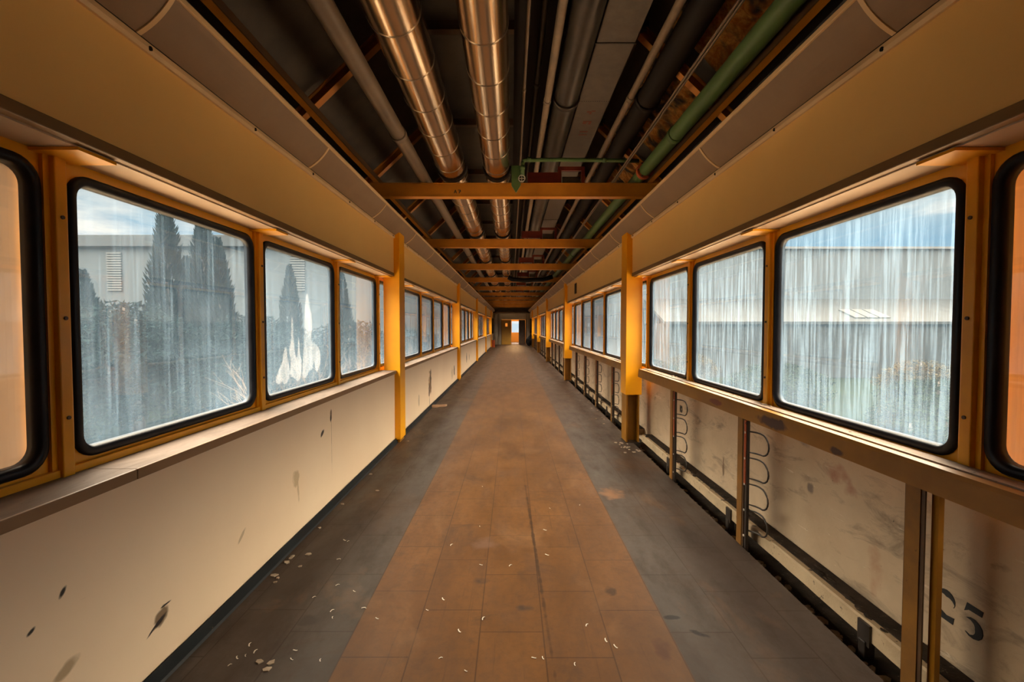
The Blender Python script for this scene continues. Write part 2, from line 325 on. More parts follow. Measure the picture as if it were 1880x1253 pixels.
# ---------------------------------------------------------------- mesh helpers
def bx(bm, x0, x1, y0, y1, z0, z1, bev=0):
    v = [bm.verts.new((x, y, z)) for x in (x0, x1) for y in (y0, y1) for z in (z0, z1)]
    fs = []
    for q in ((0,1,3,2), (4,6,7,5), (0,4,5,1), (2,3,7,6), (0,2,6,4), (1,5,7,3)): fs.append(bm.faces.new([v[i] for i in q]))
    if bev:
        ed = list({e for f in fs for e in f.edges})
        bmesh.ops.bevel(bm, geom=ed, offset=bev, segments=2, affect='EDGES', profile=.5)
    return bm
def tube(bm, pts, r, n=12, cap=True):
    pts = [Vector(p) for p in pts]; rings = []
    rr = r if hasattr(r, '__len__') else [r]*len(pts)
    up = Vector((0,0,1))
    for i, p in enumerate(pts):
        d = (pts[min(i+1, len(pts)-1)] - pts[max(i-1, 0)]).normalized()
        u = up if abs(d.z) < .9 else Vector((1,0,0))
        a = d.cross(u).normalized(); b = d.cross(a).normalized()
        rings.append([bm.verts.new(p + (a*math.cos(2*PI*k/n) + b*math.sin(2*PI*k/n))*rr[i]) for k in range(n)])
    for i in range(len(rings)-1):
        for k in range(n):
            f = bm.faces.new((rings[i][k], rings[i][(k+1)%n], rings[i+1][(k+1)%n], rings[i+1][k])); f.smooth = True
    if cap: bm.faces.new(rings[0]); bm.faces.new(rings[-1])
    return bm
def prism(bm, poly, axis, a, b):
    """extrude 2-D polygon along axis from a to b. axis Y: (x,z); X: (y,z); Z: (x,y)"""
    f = {'Y': lambda p, t: (p[0], t, p[1]), 'X': lambda p, t: (t, p[0], p[1]), 'Z': lambda p, t: (p[0], p[1], t)}[axis]
    A = [bm.verts.new(f(p, a)) for p in poly]; B = [bm.verts.new(f(p, b)) for p in poly]; n = len(poly)
    bm.faces.new(A); bm.faces.new(B[::-1])
    for i in range(n): bm.faces.new((A[i], A[(i+1)%n], B[(i+1)%n], B[i]))
    return bm
def BM(): return bmesh.new()
def box(*a, bev=0): return bx(BM(), *a, bev=bev)
def obj(name, bm, mat, parent=None, loc=None):
    bmesh.ops.recalc_face_normals(bm, faces=bm.faces)
    me = bpy.data.meshes.new(name); bm.to_mesh(me); bm.free()
    o = bpy.data.objects.new(name, me); C.objects.link(o)
    if mat is not None: me.materials.append(M[mat] if isinstance(mat, str) else mat)
    if parent: o.parent = parent
    if loc: o.location = loc
    return o
def props(o, label=None, cat=None, group=None, kind=None):
    if label: o['label'] = label
    if cat: o['category'] = cat
    if group: o['group'] = group
    if kind: o['kind'] = kind
    return o
def empty(name, loc=(0,0,0), rz=0, **k):
    o = bpy.data.objects.new(name, None); C.objects.link(o); o.location = loc; o.rotation_euler = (0,0,rz); o.empty_display_size = .1
    return props(o, **k)
def dup(root, loc=None, rz=None, label=None, group=None):
    r = root.copy(); C.objects.link(r)
    if loc is not None: r.location = loc
    if rz is not None: r.rotation_euler = (0,0,rz)
    if label: r['label'] = label
    if group: r['group'] = group
    for ch in list(root.children):
        c = ch.copy(); C.objects.link(c); c.parent = r
        for g in list(ch.children):
            d = g.copy(); C.objects.link(d); d.parent = c
    return r
def struct(name, bm, mat, parent=None):
    o = obj(name, bm, mat, parent)
    if not parent: o['kind'] = 'structure'
    return o
ORD = ['first','second','third','fourth','fifth','sixth','seventh','eighth','ninth','tenth','eleventh','twelfth']

# ---------------------------------------------------------------- shell
def shell():
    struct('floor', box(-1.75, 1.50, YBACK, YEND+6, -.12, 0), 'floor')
    o = struct('floor', box(1.50, 1.76, YBACK, YEND, -.16, -.075), 'dirt')
    ed = [YBACK] + [POST0+BAY*k for k in range(NP)] + [YEND]
    for i in range(len(ed)-1):
        struct('wall_left', box(-1.53, -WALL, ed[i] + (.262 if i else 0), ed[i+1]-.002, 0, .865), 'wall_left')
    struct('wall_right', box(1.73, 1.80, YBACK, YEND, -.1, .91), 'wall_right')
    # rubber skirting, slightly wavy
    bm = BM(); pr = []
    y = YBACK
    while y < YEND:
        pr.append((y, random.uniform(0, .004))); y += .35
    for i in range(len(pr)-1):
        (a, u), (b, v) = pr[i], pr[i+1]
        h = .062
        vs = [(-WALL+.004,a,0),(-WALL+.012+u,a,h),(-WALL+.026+u,a,.010),(-WALL+.034+u,a,0),(-WALL+.004,b,0),(-WALL+.012+v,b,h),(-WALL+.026+v,b,.010),(-WALL+.034+v,b,0)]
        q = [bm.verts.new(p) for p in vs]
        for f in ((0,1,5,4),(1,2,6,5),(2,3,7,6)): bm.faces.new([q[k] for k in f])
    bmesh.ops.remove_doubles(bm, verts=bm.verts, dist=.0001)
    struct('baseboard_left', bm, 'baseboard')
    n = 0
    for s, side in ((-1,'left'), (1,'right')):
        def X(a, b): return (min(s*a, s*b), max(s*a, s*b))
        # outer wall above the windows up to the roof
        struct('wall_'+side, box(*X(1.70, 1.78), YBACK, YEND, 2.07, 3.14), 'wool')
        # fascia board, one per bay
        edges = [YBACK] + [POST0+BAY*k for k in range(NP)] + [YEND]
        for i in range(len(edges)-1):
            a = edges[i] + (.26 if i else 0); b = edges[i+1]
            n += 1; struct('trim_%d' % n, box(*X(WALL, WALL+.03), a, b, 2.11, 2.535), 'fascia')
            n += 1; bm = box(*X(WALL-.006, WALL+.05), a, b, 2.068, 2.110, bev=.004); struct('trim_%d' % n, bm, 'fascia_edge')
        # soffit over the window niche
        n += 1; struct('trim_%d' % n, box(*X(WALL+.03, 1.72), YBACK, YEND, 2.062, 2.085), 'soffit')
        # lower bead with screw holes
        n += 1; bm = prism(BM(), [(s*(WALL+.03), 2.535), (s*(WALL-.012), 2.535), (s*(WALL-.02), 2.55), (s*(WALL-.016), 2.572), (s*(WALL+.03), 2.572)], 'Y', YBACK, YEND)
        t = struct('trim_%d' % n, bm, 'cove_bead')
        bm = BM(); y = 1.1
        while y < 22: tube(bm, [(s*(WALL-.010), y, 2.552), (s*(WALL-.0225), y, 2.552)], .009, 8); y += .74
        obj('screw_hole', bm, 'black', t)
        # curved cove board
        pts = []
        for k in range(9):
            a = k/8*PI/2
            pts.append((1.30 + .155*(1-math.sin(a))*.9 + .0, 2.575 + .14*(1-math.cos(a))))
        # concave arc from (1.45,2.575) to (1.315,2.715)
        P0, P1, P2 = Vector((1.452,2.575)), Vector((1.362,2.628)), Vector((1.312,2.715))
        arc = [P0*(1-t_)**2 + P1*2*t_*(1-t_) + P2*t_*t_ for t_ in [i/8 for i in range(9)]]
        poly = [(s*p.x, p.y) for p in arc] + [(s*(p.x+.012), p.y+.012) for p in arc[::-1]]
        n += 1; cv = struct('trim_%d' % n, prism(BM(), poly, 'Y', YBACK, YEND), 'cove')
        y = 1.78 - 1.475
        bm = BM()
        while y < YEND:
            poly2 = [(s*(p.x-.004), p.y-.004) for p in arc] + [(s*p.x, p.y) for p in arc[::-1]]
            prism(bm, poly2, 'Y', y-.010, y+.010); y += 1.475
        obj('joint_strip', bm, 'cove_bead', cv)
        n += 1; struct('trim_%d' % n, box(*X(1.302, 1.322), YBACK, YEND, 2.712, 2.738, bev=.004), 'cove_bead')
        # roof slope
        bm = prism(BM(), [(s*1.74, 3.14), (s*1.02, 3.80), (s*1.06, 3.88), (s*1.82, 3.18)], 'Y', YBACK, YEND)
        struct('ceiling', bm, 'roof')
        struct('roof_overhang', box(*X(1.78, 2.05), YBACK, YEND, 3.0, 3.14), 'parapet')
    struct('ceiling', box(-1.04, 1.04, YBACK, YEND, 3.80, 3.90), 'roof')
    struct('wall_back', box(-1.8, 1.8, YBACK-.1, YBACK, -.1, 3.9), 'white_wall')
    # far end wall with door opening x -0.82..1.1
    bm = BM(); bx(bm, -1.8, -.84, YEND, YEND+.2, 0, 3.9); bx(bm, 1.12, 1.8, YEND, YEND+.2, 0, 3.9); bx(bm, -.84, 1.12, YEND, YEND+.2, 2.02, 3.9)
    struct('wall_end', bm, 'white_wall')
    bm = BM(); bx(bm, -1.45, -1.12, YEND-.35, YEND-.002, 0, 2.5); bx(bm, 1.2, 1.46, YEND-.3, YEND-.002, 0, 2.5)
    struct('wall_end', bm, 'white_wall')
    struct('ceiling', box(-1.45, 1.45, YEND-1.2, YEND-.0, 2.50, 2.56), 'darkbrown')
    # room beyond the doors
    Yr = YEND+6
    bm = BM(); bx(bm, -1.8, -1.7, YEND+.2, Yr, 0, 2.8); bx(bm, 1.7, 1.8, YEND+.2, Yr, 0, 2.8)
    bx(bm, -1.8, 1.8, Yr, Yr+.1, 0, .9); bx(bm, -1.8, 1.8, Yr, Yr+.1, 1.95, 2.8); bx(bm, -1.8, .0, Yr, Yr+.1, .9, 1.95); bx(bm, .75, 1.8, Yr, Yr+.1, .9, 1.95)
    struct('wall_beyond', bm, 'fascia'); struct('ceiling', box(-1.8, 1.8, YEND+.2, Yr+.1, 2.8, 2.9), 'white_wall')
    # doors
    d = empty('door_1', (0, YEND+.05, 0), kind='structure')
    bm = BM(); bx(bm, -.82, -.52, 0, .05, 0, 2.0); bx(bm, -.34, -.04, 0, .05, 0, 2.0); bx(bm, -.52, -.34, 0, .05, 0, 1.45); bx(bm, -.52, -.34, 0, .05, 1.72, 2.0)
    obj('leaf', bm, 'door', d); obj('handle', tube(BM(), [(-.1,-.0,1.0),(-.1,-.05,1.0),(-.22,-.05,1.0)], .01), 'dark_steel', d)
    obj('door_frame', bx(bx(BM(), -.86, -.82, -.06, .1, 0, 2.05), 1.12, 1.16, -.06, .1, 0, 2.05), 'darkbrown', d)
    d = empty('door_2', (1.1, YEND+.05, 0), kind='structure')
    obj('leaf', box(-.53, .0, 0, .05, 0, 2.0), 'darkbrown', d); obj('handle', tube(BM(), [(-.45,0,1.0),(-.45,-.05,1.0),(-.36,-.05,1.0)], .01), 'dark_steel', d)
shell()
# lamp added to give the room beyond a warm glow
def added_far_lamp():
    t = empty('added_lamp', (.3, YEND+3, 2.8), label='ceiling lamp added for a warm glow in the room beyond the far doors', cat='lamp')
    obj('lamp_base', tube(BM(), [(0,0,0),(0,0,-.05)], .09), 'white_metal', t)
    m = NT('lamp_glow'); m.b.inputs['Emission Color'].default_value = (1,.55,.18,1); m.b.inputs['Emission Strength'].default_value = 14
    obj('lamp_globe', tube(BM(), [(0,0,-.05),(0,0,-.08),(0,0,-.14),(0,0,-.18)], [.06,.13,.13,.05], 16), m.m, t)
    l = bpy.data.lights.new('added_glow_light', 'POINT'); l.energy = 160; l.color = (1,.6,.25); l.shadow_soft_size = .14
    o = bpy.data.objects.new('added_glow_light', l); C.objects.link(o); o.location = (.3, YEND+3, 2.45)
added_far_lamp()

# ---------------------------------------------------------------- windows
GW, GZ0, GZ1 = 1.13, .985, 1.985
def rr(w, z0, z1, r, n=7):
    cz = (z0+z1)/2; h = (z1-z0)/2; w2 = w/2; out = []
    for (sx, sz, a0) in ((1,1,0), (-1,1,PI/2), (-1,-1,PI), (1,-1,1.5*PI)):
        for k in range(n):
            a = a0 + k/(n-1)*PI/2
            out.append((sx*(w2-r)+r*math.cos(a), cz+sz*(h-r)+r*math.sin(a)))
    return out
def loft(bm, loops, closed=True):
    R = [[bm.verts.new((x, p[0], p[1])) for p in pts] for (x, pts) in loops]
    m = len(R); n = len(R[0])
    for i in range(m if closed else m-1):
        A, B = R[i], R[(i+1)%m]
        for k in range(n):
            f = bm.faces.new((A[k], A[(k+1)%n], B[(k+1)%n], B[k]))
    return bm
def make_window():
    w = empty('window_1', kind='structure')
    hw = PITCH - .002
    outer = rr(hw, .90, 2.062, .002); inner = rr(GW+.055, GZ0-.028, GZ1+.028, .075)
    fr = loft(BM(), [(0, outer), (0, inner), (-.03, inner), (-.03, outer)])
    # rib at the low-Y edge, soffit strap, foot and bottom rail
    bx(fr, 0, .035, -PITCH/2-.022, -PITCH/2+.022, .90, 2.06, bev=.004)
    bx(fr, 0, .014, -PITCH/2-.042, -PITCH/2+.042, .90, 2.06)
    bx(fr, 0, .17, -PITCH/2-.075, -PITCH/2+.075, 2.050, 2.061)
    bx(fr, 0, .022, -PITCH/2, PITCH/2, .90, .935, bev=.003)
    obj('frame', fr, 'frame', w)
    bm = BM()
    for z in (1.12, 1.48, 1.84): tube(bm, [(.035, -PITCH/2, z), (.040, -PITCH/2, z)], .007, 8)
    obj('screw', bm, 'darkbrown', w)
    g0 = rr(GW+.075, GZ0-.038, GZ1+.038, .085); g1 = rr(GW+.06, GZ0-.03, GZ1+.03, .08); g2 = rr(GW+.02, GZ0-.01, GZ1+.01, .065); g3 = rr(GW, GZ0, GZ1, .055)
    gk = loft(BM(), [(.0, g0), (.012, g0), (.018, g1), (.018, g2), (.004, g3), (-.028, g3), (-.028, g0)])
    for f in gk.faces: f.smooth = True
    obj('gasket', gk, 'rubber', w)
    p = rr(GW+.01, GZ0-.005, GZ1+.005, .06)
    pn = BM(); A = [pn.verts.new((-.010, a, b)) for a, b in p]; B = [pn.verts.new((-.015, a, b)) for a, b in p]
    pn.faces.new(A); pn.faces.new(B)
    for k in range(len(A)): pn.faces.new((A[k], A[(k+1)%len(A)], B[(k+1)%len(A)], B[k]))
    obj('pane', pn, 'glass_left', w)
    return w
NW = int((YEND-Y0)/PITCH)   # number of joints
def windows():
    base = make_window(); first = True; num = 1
    panes = {}
    for s in (-1, 1):
        for k in range(-1, NW):
            yc = Y0 + (k+.5)*PITCH
            loc = (s*W, yc, 0); rz = 0 if s < 0 else PI
            if s > 0: pass
            if first: o = base; o.location = loc; first = False
            else: o = dup(base, loc, rz)
            o.name = 'window_%d' % num; num += 1
            for ch in o.children:
                if ch.name.startswith('pane'):
                    mt = 'glass_left' if s < 0 else 'glass_right'
                    if s < 0 and k == 1: mt = 'glass_left_b'
                    if k > 4: mt = 'glass_far'
                    if mt != 'glass_left' :
                        me = panes.get(mt)
                        if me is None: me = base_pane.data.copy() if False else ch.data.copy(); me.materials.clear(); me.materials.append(M[mt]); panes[mt] = me
                        ch.data = me
                    panes[(s, k)] = ch
    return panes
PANES = windows()
# closing strips of wall outside the glazing: below it on both sides, and behind the camera
struct('wall_left', box(-1.75, -1.62, YBACK, YEND, -.1, .90), 'white_wall')
struct('wall_right', box(1.80, 1.84, YBACK, YEND, -.1, .90), 'white_wall')
for s, side in ((-1,'left'), (1,'right')):
    ya, yb = Y0-PITCH, Y0+(NW)*PITCH
    for a, b in ((YBACK, ya), (yb, YEND)):
        struct('wall_'+side, box(min(s*1.64, s*1.72), max(s*1.64, s*1.72), a, b, .88, 2.075), 'white_wall')

# white smears on the second left pane
def smears():
    p = PANES[(-1, 1)]
    bm = BM(); x0, x1 = -.0085, -.0045
    def blob(pts):
        # smooth closed outline
        P = [Vector(q) for q in pts]; out = []; n = len(P)
        for i in range(n):
            for t in (0, .25, .5, .75):
                a, b, c, d = P[i-1], P[i], P[(i+1)%n], P[(i+2)%n]
                out.append(.5*((2*b)+(c-a)*t+(2*a-5*b+4*c-d)*t*t+(3*b-a-3*c+d)*t**3))
        prism(bm, [(q.x, q.y) for q in out], 'X', x0, x1)
    # coordinates on the pane: y from -0.55 (near) to 0.55 (far), z height
    blob([(-.42,1.07),(-.38,1.14),(-.33,1.19),(-.30,1.27),(-.27,1.30),(-.25,1.22),(-.22,1.12),(-.24,1.06),(-.29,1.03),(-.34,1.06),(-.38,1.04)])
    blob([(-.21,1.09),(-.20,1.20),(-.22,1.27),(-.19,1.36),(-.18,1.50),(-.165,1.50),(-.15,1.32),(-.12,1.22),(-.09,1.24),(-.07,1.36),(-.055,1.24),(-.03,1.18),(-.04,1.08),(-.09,1.03),(-.15,1.06)])
    blob([(-.01,1.07),(.0,1.20),(.02,1.30),(.03,1.45),(.05,1.62),(.09,1.72),(.13,1.60),(.16,1.55),(.17,1.45),(.15,1.34),(.24,1.30),(.31,1.24),(.32,1.14),(.26,1.07),(.22,1.10),(.20,1.17),(.16,1.10),(.10,1.09),(.05,1.04)])
    obj('paint_smear', bm, 'smear', p.parent)
smears()
def blinds():
    for s, mt, lab in ((-1, 'blind_cream', 'cream roller blind pulled down behind the window at left picture edge'), (1, 'blind_orange', 'orange glowing roller blind pulled down behind the window at right picture edge')):
        t = empty('roller_blind', (s*(W+.045), Y0-PITCH/2, 0), label=lab, cat='blind', kind='thing')
        bm = BM()
        n = 60; ys = [-.58+1.16*i/n for i in range(n+1)]
        A = [(.004*math.sin(i*.9), y) for i, y in enumerate(ys)]
        prism(bm, A + [(a+.003, y) for a, y in A[::-1]], 'Z', .96, 2.0)
        obj('fabric', bm, mt, t)
        obj('bottom_bar', box(-.008, .010, -.58, .58, .945, .965, bev=.002), 'white_metal', t)
        obj('roller', tube(BM(), [(0,-.59,2.015),(0,.59,2.015)], .022), 'white_metal', t)
blinds()

# ---------------------------------------------------------------- left sills
edges = [YBACK] + [POST0+BAY*k for k in range(NP)] + [YEND]
def sills():
    for i in range(len(edges)-1):
        a = edges[i] + (.26 if i else 0); b = edges[i+1]
        lab = 'pale stone window sill on left wall, in the %s bay from the camera' % ORD[i]
        s = empty('window_sill', (-WALL, a, 0), label=lab, cat='window sill', group='stone sills along the left windows', kind='thing')
        bm = BM(); y = 0; L = b-a; x0 = -.19
        cuts = [0]; q = (1.72-a) if i == 0 else .9
        while q < L: cuts.append(q); q += 2.55
        cuts.append(L)
        for u, v in zip(cuts[:-1], cuts[1:]): bx(bm, x0, .018, u+.001, v-.001, .888, .908, bev=.002)
        obj('slab', bm, 'sill', s)
        bm = BM()
        for u, v in zip(cuts[:-1], cuts[1:]): bx(bm, .002, .024, u+.001, v-.001, .866, .9075, bev=.003)
        obj('nosing', bm, 'sill_edge', s)
sills()

# ---------------------------------------------------------------- right ledge rails with uprights
def ledges():
    for i in range(len(edges)-1):
        a = edges[i] + (.26 if i else 0); b = edges[i+1] - (.22 if i < len(edges)-2 else 0)
        s = empty('ledge_rail', (WALL, a, 0), label='ochre steel ledge with flaking dusty top along right wall, %s bay from the camera' % ORD[i], cat='ledge',
                  group='stripped ledges along the right windows', kind='thing')
        L = b-a
        obj('rail', prism(BM(), [(.02,.850),(.025,.930),(.032,.945),(.075,.945),(.075,.937),(.042,.936),(.036,.856),(.075,.856),(.075,.850)], 'Y', 0, L), 'rail_paint', s)
        bm = BM(); rnd = random.Random(i)
        y = 0
        while y < L:
            e = min(L, y+rnd.uniform(.9, 1.9)); bx(bm, .078, .108, y, e-.003, .938, .950+rnd.uniform(0,.003), bev=.001); bx(bm, .110, .16, y, e-.002, .934, .947, bev=.001); y = e
        bx(bm, .16, .215, 0, L, .905, .925)
        obj('top_board', bm, 'ledge', s)
        bm = BM()
        for k in range(70 if i < 2 else 20):
            yy = rnd.uniform(.02, L-.05); xx = rnd.choice((rnd.uniform(.155,.175), rnd.uniform(.11,.15))); z = .947 if xx < .155 else .935; sz = rnd.uniform(.004,.014)
            bmesh.ops.create_icosphere(bm, subdivisions=1, radius=sz, matrix=Matrix.Translation((xx,yy,z+sz*.2)) @ Matrix.Rotation(rnd.random()*6,4,'Z') @ Matrix.Diagonal((1,rnd.uniform(.7,2),.45,1)))
        c = obj('paint_flakes', bm, 'chip', s); c['kind'] = 'stuff'
ledges()
def make_upright():
    t = empty('steel_upright', label='x', cat='upright', kind='thing', group='steel uprights below the right ledge')
    # local: x 0 = corridor face at 1.50; outward +x; y 0 = centre
    bm = BM(); bx(bm, 0, .006, -.045, .04, -.06, .85); bx(bm, 0, .055, .034, .04, -.06, .85)
    obj('channel', bm, 'darkbrown', t)
    obj('face_strip', box(-.004, 0, -.030, .034, -.05, .85), 'ochre_worn', t)
    obj('rusty_strip', box(-.002, .010, -.070, -.047, .42, .84), 'rust', t)
    obj('edge_strip', bx(bx(BM(), .002, .020, -.078, -.071, -.05, .84), .006, .012, -.070, -.047, -.05, .42), 'dark_steel', t)
    for k in range(5):
        z = .08+.17*k; obj('bolt', tube(BM(), [(.002,-.058,z),(-.003,-.058,z)], .008, 8), 'white_metal', t)
    # spring coil: a row of round loops
    bm = BM(); pts = []
    for k in range(4):
        zc = .70 - .172*k; r = .068
        pts += [(.022,-.066,zc+r), (.050,-.10,zc+r), (.058,-.13,zc+r)]
        for j in range(1, 10):
            a = PI/2 - j/10*PI; pts.append((.06, -.14 - .085*math.cos(a), zc + r*math.sin(a)))
        pts += [(.062,-.13,zc-r), (.050,-.10,zc-r), (.022,-.066,zc-r)]
    tube(bm, pts, .0055, 8)
    obj('wire_coil', bm, 'dark_steel', t)
    return t
def uprights():
    base = make_upright(); first = True
    cnt = {}
    for k in range(0, NW+1):
        y = Y0 + k*PITCH + .06
        # skip those that would stand inside a column
        if any(POST0-.25 < y < POST0+.45 + .0 for _ in (0,)) : continue
        bayi = sum(1 for q in range(NP) if y > POST0+BAY*q)
        if any(abs(y-(POST0+BAY*q+.1)) < .38 for q in range(NP)): continue
        cnt[bayi] = cnt.get(bayi, 0)+1
        lab = 'rusty upright with wire loops under the right ledge, %s in the %s bay' % (ORD[cnt[bayi]-1], ORD[bayi])
        if first: o = base; o.location = (1.505, y, 0); o['label'] = lab; first = False
        else: o = dup(base, (1.505, y, 0), 0, lab)
        if False:
            for ch in list(o.children):
                if ch.name.startswith(('wire_coil', 'rusty_strip', 'bolt', 'edge_strip')): bpy.data.objects.remove(ch)
    # the nearest one has lost its coil and rusty strip
    for ch in list(base.children):
        if ch.name.startswith(('wire_coil', 'rusty_strip', 'bolt', 'edge_strip')): bpy.data.objects.remove(ch)
    base['label'] = 'ochre steel upright without wire loops under the right ledge, nearest to the camera'
    obj('back_flange', bx(BM(), .03, .05, -.068, -.040, -.06, .85), 'steel_yellow', base)
uprights()
def base_duct():
    for i in range(len(edges)-1):
        a = edges[i] + (.30 if i else 0); b = edges[i+1]-.02
        s = empty('base_duct', (1.60, a, 0), label='chipped cream box duct along the floor gap on the right, %s bay from the camera' % ORD[i], cat='duct',
                  group='box ducts at the foot of the right wall', kind='thing')
        L = b-a; rnd = random.Random(20+i)
        bm = BM(); n = max(2, int(L/.12)); prev = None
        for k in range(n+1):
            y = L*k/n; d = rnd.uniform(-.003,.003)
            ring = [bm.verts.new(p) for p in ((0+d,y,.025),(0+d,y,.100),(.008+d,y,.108),(.122,y,.108),(.122,y,.025))]
            if prev:
                for j in range(5): bm.faces.new((prev[j], prev[(j+1)%5], ring[(j+1)%5], ring[j]))
            else: bm.faces.new(ring)
            prev = ring
        bm.faces.new(prev[::-1])
        obj('duct_box', bm, 'duct_cream', s)
        bm = BM()
        for k in range(int(90*min(1, 10/(3+a*.8)))):
            y = rnd.uniform(0, L); x = rnd.uniform(.02,.095); r = rnd.uniform(.006,.02)
            bmesh.ops.create_icosphere(bm, subdivisions=1, radius=r, matrix=Matrix.Translation((x,y,.108+r*.2)) @ Matrix.Diagonal((1,2,.5,1)))
        bx(bm, .035, .124, 0, L, .107, .112)
        c = obj('dust_debris', bm, 'dirt', s); c['kind'] = 'stuff'
        y = .4
        while y < L:
            bm = BM(); bx(bm, -.012, .0, y, y+.07, .0, .10); bx(bm, -.02, .03, y+.015, y+.055, -.06, .02, bev=.005); y += 1.30
            obj('clamp_plate', bm, 'dark_steel', s)
base_duct()

# ---------------------------------------------------------------- columns
def columns():
    baseL = empty('steel_column', (-1.40, POST0, 0), label='x', cat='column', group='bright yellow columns along the left wall', kind='thing')
    obj('casing', box(-.20, 0, 0, 0.26, .04, 2.615, bev=.004), 'yellow', baseL)
    obj('foot', box(-.10, -.015, .02, .24, 0, .04), 'steel_yellow', baseL)
    baseR = empty('steel_column', (1.40, POST0, 0), label='x', cat='column', group='bright yellow columns along the right wall', kind='thing')
    obj('casing', box(0, .20, 0, 0.26, .60, 2.615, bev=.004), 'yellow', baseR)
    bm = BM(); bx(bm, .012, .03, .01, .25, .0, .60); bx(bm, .03, .175, .12, .135, 0, .6); bx(bm, .16, .175, .01, .25, 0, .6)
    obj('bare_column', bm, 'steel_yellow', baseR)
    obj('foot_plate', box(.0, .19, -.01, .27, -.075, .006), 'dark_steel', baseR)
    for k in range(NP):
        if k:
            l = dup(baseL, (-1.40, POST0+BAY*k, 0)); r = dup(baseR, (1.40, POST0+BAY*k, 0))
        else: l, r = baseL, baseR
        l['label'] = 'yellow square column on the left wall reaching the floor, %s from camera' % ORD[k]
        r['label'] = 'yellow square column on the right wall, casing ends at knee height, %s from camera' % ORD[k]
columns()

# ---------------------------------------------------------------- ceiling steel
def ceiling_steel():
    b0 = empty('cross_beam', (0, 5.17, 2.90), label='x', cat='beam', group='orange cross beams under the roof', kind='thing')
    bm = BM(); L = 1.70
    bx(bm, -L, L, -.0525, .0525, 0, .010); bx(bm, -L, L, -.0525, .0525, .142, .152); bx(bm, -L, L, -.01, .01, .01, .142)
    obj('beam_section', bm, 'beam', b0)
    # front cover plate, as the photograph shows a flat face between two flange lips
    obj('face_plate', box(-1.6, 1.6, -.046, -.040, .012, .140), 'beam', b0)
    r0 = empty('roof_rafter', (0, 3.53, 3.07), label='x', cat='rafter', group='sloping roof rafters', kind='thing')
    for s in (-1, 1):
        bm = BM()
        a, b = Vector((s*1.68, 0, 0)), Vector((s*1.0, 0, .64)); d = (b-a).normalized(); nrm = Vector((-d.z*s, 0, d.x*s)).normalized()*.075
        if nrm.z > 0: nrm = -nrm
        for y0, y1, e0, e1 in ((-.035,.035,0,.12), (-.035,.035,.88,1.0), (-.008,.008,.12,.88)):
            p = [a+nrm*e0, b+nrm*e0, b+nrm*e1, a+nrm*e1]
            prism(bm, [(q.x, q.z) for q in p], 'Y', y0, y1)
        obj('sloping_arm', bm, 'beam', r0)
    obj('tie_bar', box(-1.02, 1.02, -.03, .03, .62, .69), 'darkbrown', r0)
    nb = 0
    for k in range(-1, 10):
        y = 5.17+3.25*k
        if y > YEND-1.3: break
        if k == -1: continue
        o = b0 if k == 0 else dup(b0, (0, y, 2.90))
        o['label'] = 'orange steel cross beam below the pipes, %s from the camera' % ORD[k]
    i = 0
    for k in range(-1, 20):
        y = 3.53+1.625*k
        if y > YEND-1.3 or i > 11: break
        o = r0 if k == -1 else dup(r0, (0, y, 3.07))
        if k == -1: r0.location = (0, y, 3.07)
        o['label'] = 'dark orange roof rafter sloping up from both walls, %s from the camera' % ORD[i]; i += 1
    for s, w_ in ((-1,'left'), (1,'right')):
        t = empty('edge_rail', (s*1.50, 0, 3.06), label='orange angle steel rail running lengthwise above the %s cove' % w_, cat='rail', kind='thing')
        obj('flange', box(*sorted((0, s*.055)), YBACK, YEND-1.2, 0, .008), 'beam', t)
        obj('web', box(*sorted((0, -s*.008)), YBACK, YEND-1.2, -.0, .05), 'darkbrown', t)
ceiling_steel()

